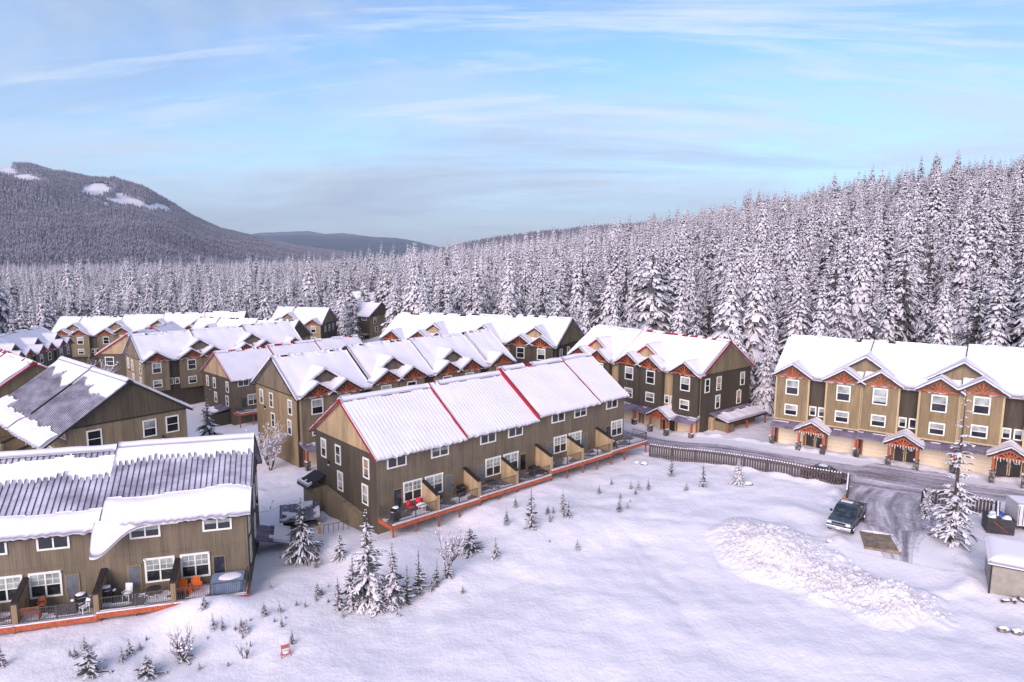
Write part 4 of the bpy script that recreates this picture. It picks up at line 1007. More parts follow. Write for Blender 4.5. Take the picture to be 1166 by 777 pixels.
for sx in (-.11, .11):
    for sy in (-.11, .11): m = MB(); m.box((sx - .02, sy - .02, 0), (sx + .02, sy + .02, .42), 'orange_plastic'); m.build('leg', o)
hot_tub(A, -1, 1.35, -1.15, 'grey-blue covered hot tub with snow on it at the right end of the front deck')
patio_chair(A, -1, 8.05, -.9, -.3, 'white_plastic', 'white snow-covered chair left of the deck door', hb=1.1, cush='white_plastic')
bbq(A, -1, 9.35, -.9, .1, 'black grill with snow on its shelves just right of the second partition')
bbq(A, -1, 10.75, -1.5, .4, 'black grill left of the second partition beside a pale frame chair')
patio_chair(A, -1, 10.45, -2.0, -.8, 'white_plastic', 'pale frame chair standing at the railing by the second partition')
patio_chair(A, -1, 13.3, -.9, .2, 'brown_wood', 'brown wooden chair under the lower window of the front row', 'brown wooden deck furniture', 'brown_wood')
patio_chair(A, -1, 14.6, -1.0, -.2, 'brown_wood', 'reddish wooden chair at the left end of the deck bench', 'brown wooden deck furniture')
o = thing('wooden_bench', place_on(A, -1, 13.9, -1.9)[0], A.rotation_euler.z, 'long brown slatted bench pushed against the deck railing', 'bench')
m = MB(); m.box((-.85, -.2, .42), (.85, .22, .46), 'brown_wood'); m.build('seat', o); m = MB()
for i in range(4): m.box((-.85, -.26, .5 + i * .12), (.85, -.23, .58 + i * .12), 'brown_wood')
m.build('backrest', o)
for sx in (-.78, .78): m = MB(); m.box((sx - .04, -.26, 0), (sx + .04, .2, .42), 'brown_wood'); m.build('leg', o)
bbq(A, -1, 16.6, -1.0, .1, 'large black grill at the far left edge of the front deck', snowy=False)
patio_chair(A, -1, 16.4, -1.9, .5, 'dark_metal', 'dark chair with snow on its seat at the far left railing', snowy=True)
rtable(A, -1, 6.3, -1.1, 'round dark table below the window left of the first partition', snowy=False)
bbq(B, 1, .85, -1.55, .3, 'snow-topped grill at the left corner of the long deck')
patio_chair(B, 1, 2.9, -.85, .3, 'dark_metal', 'left of the two pink padded chairs under the first deck window', 'pink padded chairs', 'pink_fabric', hb=1.0)
patio_chair(B, 1, 3.75, -.85, -.3, 'dark_metal', 'right of the two pink padded chairs, against the first tan partition', 'pink padded chairs', 'pink_fabric', hb=1.0)
rtable(B, 1, 3.5, -1.6, 'small round white table in front of the pink chairs', 'white_plastic', .5)
rtable(B, 1, 5.6, -.9, 'dark round table behind the first tan partition of the long deck', snowy=False, rad=.55)
bbq(B, 1, 8.5, -.8, .1, 'tall black covered grill left of the second tan partition', snowy=False)
rtable(B, 1, 12.1, -1.0, 'dark table under the third window of the long deck', snowy=False, rad=.6)
bbq(B, 1, 17.6, -1.0, .2, 'black grill with wood on it left of the fourth tan partition', snowy=False)
patio_chair(B, 1, 18.2, -1.3, -.4, 'dark_metal', 'dark chair crowded against the fourth tan partition')
patio_chair(B, 1, 26.9, -1.2, .3, 'dark_metal', 'dark snowy chair left of the sixth tan partition', snowy=True)
rtable(B, 1, 27.6, -1.1, 'snow-covered round table beside the last tan partition', rad=.5)
bbq(B, 1, 30.6, -.8, .2, 'black covered grill on the last deck at the right end')
patio_chair(B, 1, 32.0, -1.0, .5, 'dark_metal', 'snow-topped chair at the far right end of the long deck', snowy=True)
# stored things under the right end of the deck
p = local(B, 31.9, -1.2, HG - HF - 1.9, 1)

# ---------------------------------------------------------------- fences
def picket(name, pts, h, label, step=.27, cat='fence', gap=.0, w=.19):
    o = thing(name, (pts[0][0], pts[0][1], 0), 0, label, cat, 'dark wooden fences along the road'); x0, y0 = pts[0]
    pk = MB(); sn = MB(); rl = MB(); i = 0
    for (a, b) in zip(pts, pts[1:]):
        a = Vector(a); b = Vector(b); L = (b - a).length; d = (b - a) / L; nrm = Vector((-d.y, d.x)); n = int(L / step)
        for k in range(n):
            q = a + d * (k + .5) * step; z = base_h(q.x, q.y) - .15; hh = h + .15 + .03 * N(q.x * 2, q.y * 2)
            x, y = q.x - x0, q.y - y0; pk.beam((x, y, z), (x, y, z + hh), w, .025, 'fence_wood', (nrm.x, nrm.y, 0))
            s = .12 + .05 * N(q.x * 3, q.y * 3, 2); sn.blob((x, y, z + hh), (w * .45, w * .4, s), 'snow_roof', k, 6, 3)
        for zz in (.35, h - .25):
            m = max(2, int(L / 1.5)); P = [a + d * L * j / m for j in range(m + 1)]
            for u, v in zip(P, P[1:]): rl.beam((u.x - x0 + nrm.x * .04, u.y - y0 + nrm.y * .04, base_h(u.x, u.y) + zz), (v.x - x0 + nrm.x * .04, v.y - y0 + nrm.y * .04, base_h(v.x, v.y) + zz), .04, .09, 'fence_wood')
        m = max(1, int(L / 2.4))
        for j in range(m + 1):
            q = a + d * L * j / m; ps = MB(); x, y = q.x - x0 + nrm.x * .1, q.y - y0 + nrm.y * .1; z = base_h(q.x, q.y); ps.box((x - .06, y - .06, z - .3), (x + .06, y + .06, z + h), 'brown_wood' if j % 3 == 1 and L > 12 else 'fence_wood'); ps.build('post', o)
    pk.build('pickets', o); rl.build('rail', o); sn.build('snow_cap', o, smooth=True); return o
picket('picket_fence', [(16.1, 77.2), (25.3, 71.9), (33.6, 66.6)], 1.55, 'long dark picket fence with snow tips along the near side of the road')
picket('picket_fence', [(34.0, 66.4), (31.7, 62.0)], 1.6, 'short fence return running from the long fence towards the pickup', .17)
picket('picket_fence', [(39.2, 62.2), (44.2, 59.6)], 1.5, 'short dark fence behind the two snowy conifers at the right')
picket('picket_fence', [(37.6, 59.2), (39.0, 62.0)], 1.4, 'low fence stub left of the smaller roadside conifer', .17)
picket('picket_fence', [(44.2, 59.4), (41.9, 56.2)], 1.5, 'snow-topped fence side next to the open rubbish bin', .17)
# low rail between the trees left of the long row
o = thing('pipe_rail', (-16.6, 57.6, T(-16.6, 57.6)), .5, 'low grey metal rail in the snow between two small conifers', 'railing'); m = MB()
m.tube([(0, 0, .8), (2.2, 0, .8)], .03, 'rail_metal', 6)
for k in range(6): m.tube([(k * .44, 0, -.2), (k * .44, 0, .8)], .025, 'rail_metal', 6)
m.build('bars', o)
x, y = -17.1, 58.1; o = thing('hydrant_marker', (x, y, T(x, y)), 0, 'small yellow marker post poking out of the snow near the dark conifer', 'marker'); m = MB(); m.tube([(0, 0, -.2), (0, 0, .7), (0, 0, .95)], [.12, .12, .07], 'yellow_paint', 8); m.build('post', o)
m = MB(); m.blob((0, 0, .93), (.13, .13, .1), 'snow_roof', 1); m.build('snow_cap', o)
x, y = -14.5, 40.85; o = thing('folding_chair', (x, y, T(x, y) - .12), .5, 'rusty red folding chair frame half buried in the field at the lower left', 'chair'); m = MB()
for sx in (-.3, .3): m.tube([(sx, -.35, -.1), (sx * .8, .1, .85)], .03, 'red_paint', 6); m.tube([(sx, .35, -.1), (sx * .9, -.1, .5)], .03, 'red_paint', 6)
m.build('frame', o); m = MB(); m.box((-.26, .02, .6), (.26, .07, .84), 'red_paint'); m.build('backrest', o); m = MB(); m.box((-.28, -.2, .3), (.28, .15, .34), 'red_paint'); m.blob((0, 0, .34), (.24, .18, .1), 'snow_roof', 2); m.build('seat', o)

x, y = -19.6, 60.6; o = thing('bin_shelter', (x, y, T(x, y)), R(18), 'small low shelter with a dark ribbed roof behind the drooping conifer', 'shelter'); m = MB()
m.box((-1.5, -1.1, -.8), (-1.4, 1.1, 1.5), 'siding_dark'); m.box((1.4, -1.1, -.8), (1.5, 1.1, 1.5), 'siding_dark'); m.box((-1.4, 1.0, -.8), (1.4, 1.1, 1.5), 'siding_dark'); m.build('wall', o)
m = MB(); m.prism([(-1.5, 1.45), (1.4, 1.95), (1.4, 2.05), (-1.5, 1.55)], -1.8, 1.8, 'plum_metal')
for k in range(9): m.beam((-1.7 + k * .42, -1.5, 1.57), (-1.7 + k * .42, 1.4, 2.07), .05, .06, 'shaded_rib')
r_ = m.build('roof', o); m = MB(); snow_sheet(m, lambda u, v, h: (u, v, 1.6 + (v + 1.5) * .172 + h), lin(-1.75, 1.75, .2), lin(-1.45, 1.35, .15), lambda u, v: .13 if N(u * .8, v * 1.1, 4) > -.02 else -1, 'snow_roof'); m.build('roof_snow', r_, True)
# ---------------------------------------------------------------- vehicles
def shell(mb, prof, xs, mat):
    """loft: list of (y, [(x half-width, z) from bottom to top]) sections mirrored in x"""
    rows = []
    for y, sec in prof:
        pts = [(x, y, z) for x, z in sec] + [(-x, y, z) for x, z in reversed(sec)]; rows.append(pts)
    n = len(rows[0]); vs = sum(rows, []); fs = []
    for i in range(len(rows) - 1):
        for k in range(n): fs.append((i * n + k, i * n + (k + 1) % n, (i + 1) * n + (k + 1) % n, (i + 1) * n + k))
    fs += [tuple(range(n)), tuple(range(len(vs) - 1, len(vs) - n - 1, -1))]
    mb.mesh(vs, fs, mat)
def wheel(o, x, y, r=.4, w=.26):
    m = MB(); s = 1 if x > 0 else -1; m.tube([(x, y, r), (x + s * .03, y, r), (x + s * w, y, r), (x + s * (w + .02), y, r)], [r * .97, r, r, r * .93], 'rubber', 20); k = m.build('wheel', o)
    m = MB(); m.tube([(x + s * (w - .02), y, r), (x + s * (w + .035), y, r)], [r * .6, r * .55], 'chrome', 12); m.build('rim', k)
def add_bevel(o, w=.03, seg=2):
    b = o.modifiers.new('bevel', 'BEVEL'); b.width = w; b.segments = seg; b.limit_method = 'ANGLE'; b.angle_limit = R(35)
def pickup(x, y, heading):
    z = T(x, y) + .03
    o = thing('pickup_truck', (x, y, z), heading, 'dark slate-blue crew-cab pickup with chrome grille parked at the end of the slushy drive', 'pickup truck')
    # front looks along -y; length 5.9
    P = 'paint_slate'; m = MB()
    def sec(w, zl, zh, inn=.06): return [(w * .97, zl), (w, zl + .18), (w, zh - .18), (w - inn, zh - .03), (w - inn - .08, zh)]
    shell(m, [(-2.93, sec(.86, .55, 1.12)), (-2.84, sec(.97, .48, 1.17)), (-2.3, sec(1.0, .5, 1.22)), (-1.35, sec(1.0, .5, 1.27)), (.9, sec(1.0, .5, 1.28)), (.92, sec(1.0, .5, 1.28))], None, P)
    b = m.build('body', o); b.data.polygons.foreach_set('use_smooth', [False] * len(b.data.polygons)); add_bevel(b, .04)
    m = MB()   # bed
    m.box((-1.0, .93, .5), (-.86, 2.9, 1.32), P); m.box((.86, .93, .5), (1.0, 2.9, 1.32), P); m.box((-.86, 2.8, .5), (.86, 2.9, 1.28), P); m.box((-.86, .93, .5), (.86, 2.8, .82), 'black_paint'); m.box((-.86, .93, .82), (.86, 1.0, 1.3), 'black_paint')
    b = m.build('bed', o); add_bevel(b, .03)
    m = MB(); m.box((-.84, 1.02, .82), (.84, 2.78, .95), 'snow_dirty'); m.build('bed_snow', o)
    m = MB()   # cab
    shell(m, [(-1.35, [(.92, 1.22), (.92, 1.24), (.9, 1.26), (.88, 1.27), (.8, 1.28)]), (-.58, [(.93, 1.22), (.92, 1.3), (.80, 1.82), (.74, 1.88), (.5, 1.9)]), (.1, [(.93, 1.22), (.92, 1.3), (.80, 1.86), (.74, 1.92), (.5, 1.94)]), (.72, [(.93, 1.22), (.92, 1.3), (.80, 1.83), (.74, 1.9), (.5, 1.92)]), (.9, [(.93, 1.22), (.92, 1.3), (.84, 1.65), (.8, 1.68), (.5, 1.7)])], None, P)
    cb = m.build('cab', o); add_bevel(cb, .03)
    m = MB(); m.poly([(-.80, -1.22, 1.315), (.80, -1.22, 1.315), (.70, -.66, 1.80), (-.70, -.66, 1.80)], 'car_glass'); v = m.build('windshield', o); v.location = (0, -.035, .02)
    for sd in (-1, 1):
        m = MB(); m.poly([(sd * .925, -1.0, 1.33), (sd * .925, -.18, 1.33), (sd * .825, -.18, 1.80), (sd * .825, -.55, 1.78)], 'car_glass'); m.poly([(sd * .925, -.12, 1.33), (sd * .925, .68, 1.33), (sd * .83, .62, 1.79), (sd * .825, -.12, 1.80)], 'car_glass'); w = m.build('side_window', o); w.location.x = sd * .012
        m = MB(); m.box((sd * 1.0 - .0, -.98, 1.22), (sd * 1.22, -.86, 1.42), 'black_paint'); q = m.build('mirror', o); add_bevel(q, .03)
        m = MB(); m.box((sd * .56, -2.97, .93), (sd * .93, -2.88, 1.10), 'lens'); m.build('headlight', o)
        m = MB(); m.box((sd * .86, 2.88, .95), (sd * .99, 2.93, 1.25), 'tail_red'); m.build('tail_light', o)
        for yy in (-.15, ): m = MB(); m.box((sd * 1.003, yy, 1.05), (sd * 1.02, yy + .18, 1.09), 'chrome'); m.build('door_handle', o)
        m = MB(); m.box((sd * 1.0, -1.2, .48), (sd * 1.08, .85, .54), 'black_paint'); m.build('running_board', o)
    m = MB(); m.box((-.9, -2.99, 1.10), (.9, -2.90, 1.17), 'chrome'); m.box((-.55, -2.96, .74), (.55, -2.92, 1.10), 'black_paint'); m.box((-.92, -3.0, .88), (.92, -2.93, .93), 'chrome'); m.build('grille', o)
    m = MB(); m.box((-.99, -3.06, .50), (.99, -2.86, .76), 'chrome'); q = m.build('bumper', o); add_bevel(q, .04); m = MB(); m.box((-.16, -3.075, .56), (.16, -3.062, .70), 'plate_white'); m.build('licence_plate', q)
    m = MB(); m.box((-.95, 2.9, .5), (.95, 3.02, .7), 'chrome'); m.build('bumper', o)
    m = MB(); m.box((-.2, -2.1, .35), (.2, 2.3, .55), 'black_paint'); m.build('chassis', o)
    for sd in (-1, 1):
        for yy in (-1.95, 1.85):
            wheel(o, sd * .76, yy)
            m = MB(); pts = [(sd * 1.005, yy + .47 * math.cos(a), .42 + .47 * math.sin(a)) for a in [math.pi * k / 10 for k in range(11)]]; m.poly(pts, 'black_paint'); m.build('wheel_arch', o)
    m = MB(); m.box((-.6, .05, 1.93), (.35, .5, 1.97), 'snow_roof'); m.build('roof_snow', o)
    # board standing in the bed
    q = Vector((-.55, 1.25, .95)); q.rotate(o.rotation_euler) ; 
    b = thing('upright_board', (x + q.x, y + q.y, z + q.z), heading + .2, 'brown wooden board standing upright in the pickup bed', 'board'); m = MB(); m.box((-.26, -.03, 0), (.26, .03, .95), 'wood_orange'); m.box((-.2, -.05, .3), (.2, -.03, .38), 'wood_orange'); m.box((-.2, -.05, .8), (.2, -.03, .88), 'wood_orange'); m.build('panel', b)
    return o
pickup(29.6, 57.5, R(-39))
def car(x, y, heading):
    z = T(x, y) + .03; o = thing('parked_car', (x, y, z), heading, 'dark blue car with snow on its roof parked behind the picket fence', 'car')
    P = 'paint_navy'; m = MB()
    def sec(w, zl, zh): return [(w * .95, zl), (w, zl + .2), (w, zh - .15), (w - .08, zh - .02), (w - .2, zh)]
    shell(m, [(-2.25, sec(.75, .4, .7)), (-2.1, sec(.86, .28, .82)), (-1.0, sec(.9, .25, .95)), (1.4, sec(.9, .25, .98)), (2.1, sec(.86, .3, .95)), (2.25, sec(.78, .4, .85))], None, P); b = m.build('body', o); add_bevel(b, .05)
    m = MB(); shell(m, [(-1.1, [(.78, .94), (.76, .95), (.74, .955), (.6, .96)]), (-.4, [(.8, .94), (.72, 1.3), (.66, 1.38), (.4, 1.4)]), (.8, [(.8, .94), (.72, 1.34), (.66, 1.42), (.4, 1.44)]), (1.75, [(.78, .94), (.74, .97), (.7, .98), (.4, .99)])], None, 'car_glass'); c = m.build('cabin_glass', o)
    m = MB(); m.prism([(-.45, 1.39), (.85, 1.43), (.85, 1.47), (-.45, 1.43)], -.68, .68, P); r = m.build('roof', o)
    m = MB(); m.blob((.2, .3, 1.46), (.45, .5, .06), 'snow_roof', 3); m.build('roof_snow', o)
    for sd in (-1, 1):
        for yy in (-1.4, 1.35): wheel(o, sd * .68, yy, .33, .2)
        m = MB(); m.box((sd * .5, -2.24, .6), (sd * .78, -2.14, .72), 'lens'); m.build('headlight', o); m = MB(); m.box((sd * .5, 2.16, .68), (sd * .8, 2.24, .84), 'tail_red'); m.build('tail_light', o)
        m = MB(); m.box((sd * .9, -.75, .95), (sd * 1.05, -.62, 1.08), P); m.build('mirror', o)
car(32.9, 68.95, math.atan2(-.56, .83) + math.pi / 2)

# bare pad beside the pickup
m = MB(); x, y = 30.75, 54.3; a = R(-20); o = thing('dirt_slab', (x, y, max(T(x + i, y + j) for i in (-1.4, 0, 1.4) for j in (-1.7, 0, 1.7))), a, 'rectangular brown slab cleared of snow beside the pickup', 'slab')
m.box((-1.25, -1.7, -.3), (1.25, 1.7, .08), 'bare_dirt'); q = m.build('slab_top', o); add_bevel(q, .03)
m = MB(); m.blob((0, 1.75, -.02), (1.3, .25, .2), 'snow_dirty', 1, 14, 4, True, .5); m.blob((1.35, 0, -.02), (.25, 1.6, .2), 'snow_dirty', 3, 14, 4, True, .5); m.build('edge_snow', o)

# rubbish bin with bags, white trailer, snow-capped shed
x, y = 42.3, 56.6; o = thing('rubbish_skip', (x, y, T(x, y)), R(-20), 'open dark rubbish bin full of white and blue bags beside the snowy fence', 'bin'); m = MB()
m.box((-1.0, -.8, 0), (-.93, .8, 1.3), 'bin_dark'); m.box((.93, -.8, 0), (1.0, .8, 1.3), 'bin_dark'); m.box((-.93, -.8, 0), (.93, -.73, 1.3), 'bin_dark'); m.box((-.93, .73, 0), (.93, .8, 1.3), 'bin_dark'); m.box((-.93, -.73, .05), (.93, .73, .2), 'bin_dark'); m.box((-1.06, -.86, 1.2), (1.06, -.80, 1.3), 'bin_dark')
m.beam((-.6, -.84, 1.05), (.5, -.84, .2), .05, .05, 'orange_timber'); m.build('container', o)
for i, (bx_, by_, bz_, mt, lb) in enumerate([(-.5, -.2, 1.1, 'white_plastic', 'white rubbish bag at the left of the open bin'), (.15, .25, 1.2, 'blue_plastic', 'blue rubbish bag in the middle of the open bin'), (.5, -.3, 1.12, 'white_plastic', 'white rubbish bag at the right of the open bin'), (-.3, .45, 1.15, 'white_plastic', 'pale rubbish bag at the back of the open bin')]):
    q = Vector((bx_, by_, bz_)); q.rotate(o.rotation_euler); b = MB(); b.blob((0, 0, 0), (.42, .38, .38), mt, i * 3, 10, 8, False, .5); bo = b.build('rubbish_bag', None, True); bo.location = Vector(o.location) + q; tag(bo, lb, 'bag', 'bags in the open bin')
x, y = 45.3, 57.2; o = thing('cargo_trailer', (x, y, T(x, y)), R(-12), 'white ribbed trailer with thick snow on top cut by the right border', 'trailer'); m = MB()
m.box((-1.3, -1.1, .5), (1.9, 1.2, 2.3), 'trailer_white')
for k in range(10): m.box((-1.25 + k * .32, -1.13, .6), (-1.2 + k * .32, -1.1, 2.25), 'rail_metal')
m.build('box', o); m = MB(); m.box((-1.25, -1.0, .38), (1.8, 1.1, .5), 'dark_metal'); m.build('chassis', o)
for sx in (-.2, .7): m = MB(); m.tube([(sx, -1.05, .35), (sx, -.85, .35)], .35, 'rubber', 14); m.build('wheel', o)
m = MB(); snow_sheet(m, lambda u, v, h: (u, v, 2.3 + h), lin(-1.35, 1.95, .2), lin(-1.15, 1.25, .2), lambda u, v: .28 - .12 * max(abs(u - .3) / 1.65, abs(v) / 1.2) ** 4, 'snow_roof'); m.build('roof_snow', o, True)
x, y = 36.9, 47.4; o = thing('garden_shed', (x, y, T(x, y)), R(-30), 'grey-tan shed with a thick rounded pillow of snow on its roof at the right border', 'shed'); m = MB()
m.box((-1.45, -1.2, -.6), (3.0, 2.4, 2.15), 'shed_tan'); m.box((-1.5, -1.25, -.6), (-1.38, -1.19, 2.15), 'dark_metal'); m.build('wall', o)
m = MB(); m.prism([(-1.4, 2.1), (2.6, 2.5), (2.6, 2.58), (-1.4, 2.2)], -1.65, 3.2, 'dark_metal'); rf = m.build('roof', o)
m = MB(); snow_sheet(m, lambda u, v, h: (u, v, 2.19 + (v + 1.4) * .095 + h), lin(-1.7, 3.25, .15), lin(-1.45, 2.65, .12), lambda u, v: max(.05, .62 * (1 - max(abs(u - .77) / 2.5, abs(v - .6) / 2.07) ** 6) ** .5) if max(abs(u - .77) / 2.5, abs(v - .6) / 2.07) < 1 else .04, 'snow_roof'); m.build('roof_snow', rf, True)
for i in range(6):
    xx, yy = 35.4 + i * .55, 45.75 - i * .06; m = MB(); m.tube([(-.35, 0, .1), (.35, .1, .14)], .11, 'bark', 7); m.blob((0, .05, .17), (.34, .14, .1), 'snow_roof', i)
    q = m.build('firewood_log', None); q.location = (xx, yy, T(xx, yy) + .05); q.rotation_euler = (0, 0, i * .9); tag(q, 'snow-capped firewood log in the line at the foot of the shed wall', 'log', 'logs at the foot of the shed')
for i, (xx, yy) in enumerate([(32.9, 42.5), (33.6, 42.2)]):
    m = MB(); m.blob((0, 0, 0), (.42, .3, .28), 'stone', i); m.blob((0, .02, .12), (.36, .26, .22), 'snow_roof', i + 2); q = m.build('boulder', None, True); q.location = (xx, yy, T(xx, yy)); tag(q, ['snow-capped stone', 'larger snow-capped stone'][i] + ' in the field at the lower right border', 'stone', 'stones at the lower right')
for i, (xx, yy, s) in enumerate([(14.9, 73.9, .45), (14.1, 74.3, .35), (24.4, 67.6, .5), (26.6, 54.2, .3)]):
    m = MB(); m.blob((0, 0, -.05), (s, s * .7, s * .55), 'stone', i); m.blob((0, .02, s * .12), (s * .9, s * .62, s * .6), 'snow_roof', i + 5); q = m.build('boulder', None, True); q.location = (xx, yy, T(xx, yy)); tag(q, 'snow-capped lump ' + ['near the left end of the long fence', 'just left of the other lump by the fence end', 'right of the small snowy conifer by the fence', 'in front of the pickup'][i], 'stone')

# ---------------------------------------------------------------- plowed heap
def pile():
    m = MB(); X = lin(12, 33.5, .16); Y = lin(38, 62.5, .16); idx = {}; vs = []; fs = []
    def hgt(x, y):
        best = 99; qq = 0
        for i, (a, b) in enumerate(zip(MOUND, MOUND[1:])):
            d, q = seg_d(x, y, a, b)
            if d < best: best = d; qq = i + q
        w = 3.3 + .5 * math.sin(qq * 1.3) + 1.2 * N(x * .3, y * .3, 9); amp = (1.15 + .3 * math.sin(qq * 1.9 + .6)) * sstep(-.3, .5, qq + .3) * sstep(4.3, 3.5, qq)
        h = amp * math.exp(-(best / w) ** 2 * 1.3) * (1 + .35 * N(x * .5, y * .5, 2)) - .16
        if h > -.1:
            k = clamp(h * 1.6 + .1); h += k * (.20 * abs(N(x * 1.1, y * 1.1, 1)) + .13 * abs(N(x * 2.6, y * 2.6, 4)) + .09 * N(x * 5.5, y * 5.5, 6))
        return h
    H = [[hgt(x, y) for y in Y] for x in X]
    def v(i, j):
        if (i, j) not in idx: idx[(i, j)] = len(vs); vs.append((X[i] - 24, Y[j] - 51, T(X[i], Y[j]) + max(-.12, H[i][j])))
        return idx[(i, j)]
    for i in range(len(X) - 1):
        for j in range(len(Y) - 1):
            if max(H[i][j], H[i+1][j], H[i][j+1], H[i+1][j+1]) > -.06: fs.append((v(i, j), v(i + 1, j), v(i + 1, j + 1), v(i, j + 1)))
    nv_ = len(vs); m.mesh(vs, fs, 'pile_snow'); rr = random.Random(8)
    for k in range(650):
        i = rr.randrange(len(MOUND) - 1); q = rr.random(); a, b = MOUND[i], MOUND[i + 1]; x = lerp(a[0], b[0], q) + rr.gauss(0, 2.0); y = lerp(a[1], b[1], q) + rr.gauss(0, 1.9); h = hgt(x, y)
        if h < .12 and rr.random() < .9: continue
        s = rr.uniform(.04, .13) * (1.9 if rr.random() < .1 else 1); m.blob((x - 24, y - 51, T(x, y) + max(0, h) + s * .2), (s * rr.uniform(.8, 1.5), s * rr.uniform(.7, 1.3), s * .8), 'pile_snow', k, 5, 3, False, .9)
    o = m.build('snow_pile', None); at = o.data.attributes.new('dirt', 'FLOAT', 'POINT'); at.data.foreach_set('value', [clamp((hgt(p_[0] + 24, p_[1] + 51) + .05) * 1.6) for p_ in m.v]); o.location = (24, 51, 0); tag(o, 'long ridge of dirty plowed snow chunks across the field below the pickup', 'snow pile')
pile()

# ---------------------------------------------------------------- near plants
small = [conifer_data('s%d' % i, 300 + i, 3.0, r_, wn, 7, 2, l_, .04, dr, sp, wf) for i, (r_, wn, l_, dr, sp, wf) in enumerate([(.68, 15, .9, .25, .75, .15), (.85, 13, 1.0, .4, .8, .15), (.55, 12, .8, .1, .65, .17), (1.2, 12, .95, .3, .75, .16)])]
mid = [conifer_data('m%d' % i, 400 + i, 7.0, r_, wn, 8, 3, l_, .03, dr, sp, .13) for i, (r_, wn, l_, dr, sp) in enumerate([(1.5, 26, 1.0, .45, .85), (1.9, 22, .75, .55, .6), (1.9, 22, 1.2, .6, .95)])]
tallp = conifer_data('tall', 901, 13.2, 2.0, 34, 7, 3, 1.3, .02, .35, .98, .07, True)
PL = [(-17.2,53.5,5.6,'dark'),(-15.67,51.93,2.45,'s'),(-13.98,52.82,2.95,'s'),(-10.35,46.96,7.6,'big'),(-8.54,46.56,5.1,'big2'),(-6.79,47.89,3.65,'m'),(-12.41,46.15,2.6,'s'),(-11.4,46.3,3.2,'s'),(-9.4,45.8,3.0,'s'),(-12.0,48.6,3.0,'s'),(-5.6,48.6,2.4,'s'),(-7.6,46.9,3.2,'s'),
(-3.46,53.98,2.15,'shrub'),(-1.24,52.83,1.9,'s'),(-0.4,57.97,1.65,'s'),(1.77,57.47,3.85,'m'),(4.79,60.38,2.3,'s'),(5.19,59.36,1.75,'s'),(3.88,60.12,0.85,'t'),(10.03,60.64,1.5,'t'),(8.75,65.29,1.15,'t'),(13.9,66.53,1.5,'s'),(12.95,66.68,1.05,'t'),(12.15,66.68,1.0,'t'),(17.06,70.15,2.4,'s'),(19.51,66.86,2.8,'s'),(23.36,67.7,2.95,'w'),(17.63,66.13,1.0,'t'),(5.58,54.32,1.05,'t'),(-3.58,47.92,0.8,'t'),(-5.97,48.22,1.15,'t'),
(-31.48,39.0,1.8,'s'),(-25.68,38.59,1.85,'shrub'),(-24.42,39.71,1.15,'s'),(-23.94,41.76,0.5,'t'),(-22.45,39.06,1.4,'shrub'),(-19.67,39.91,0.65,'t'),(-17.98,40.26,0.5,'t'),(-20.13,43.11,1.3,'s'),(-19.48,43.11,1.15,'s'),(-18.72,43.3,0.6,'t'),(-17.9,43.21,1.1,'s'),(-20.21,42.43,0.4,'t'),(-18.02,44.21,0.4,'t'),(-16.37,44.21,0.5,'t'),(-16.39,45.38,0.95,'s'),(-17.34,44.9,0.3,'t'),(-15.48,46.28,0.65,'t'),(-14.81,46.17,0.65,'t'),(-14.28,46.98,0.95,'s'),(-15.74,44.69,0.35,'t'),(-13.35,46.87,0.5,'t'),
(-42,92,7.5,'dark'),(36.97,54.56,6.0,'tall'),(37.81,59.4,3.2,'w')]
rnd = random.Random(4)
for cx_, cy_, sx_, sy_, n_ in ((-18.5, 43.2, 4, 1.2, 10), (-13, 47.5, 2.5, 1.5, 6), (-27, 40.2, 3, .8, 5), (4, 59, 5, 2.5, 8), (12, 64, 3, 2, 5), (-8.5, 45.6, 2, .6, 4)):
    for i in range(n_): PL.append((round(rnd.gauss(cx_, sx_ * .6), 2), round(rnd.gauss(cy_, sy_ * .6), 2), round(rnd.uniform(.4, 1.3), 2), rnd.choice('tts')))
where = lambda x, y: ('by the corner of the front left row' if x < -15 and y > 50 else 'in the lower left corner of the field' if x < -23 else 'on the slope below the front left deck' if x < -13 else 'in the cluster left of the long deck' if x < -6 and y < 50 else 'below the near end of the long deck' if x < 6 else 'in the field below the picket fence' if x < 30 else 'near the road at the right')
LB = {'dark': 'dark drooping conifer about two storeys high', 'big': 'tallest snow-laden young conifer', 'big2': 'bushy snow-laden young conifer just right of the tallest', 'm': 'slim waist-deep snowy young conifer', 's': 'small snow-dusted conifer', 't': 'tiny seedling conifer poking through the snow', 'w': 'snow-whitened conifer', 'tall': 'tall', 'shrub': 'squat spreading snowy shrub'}
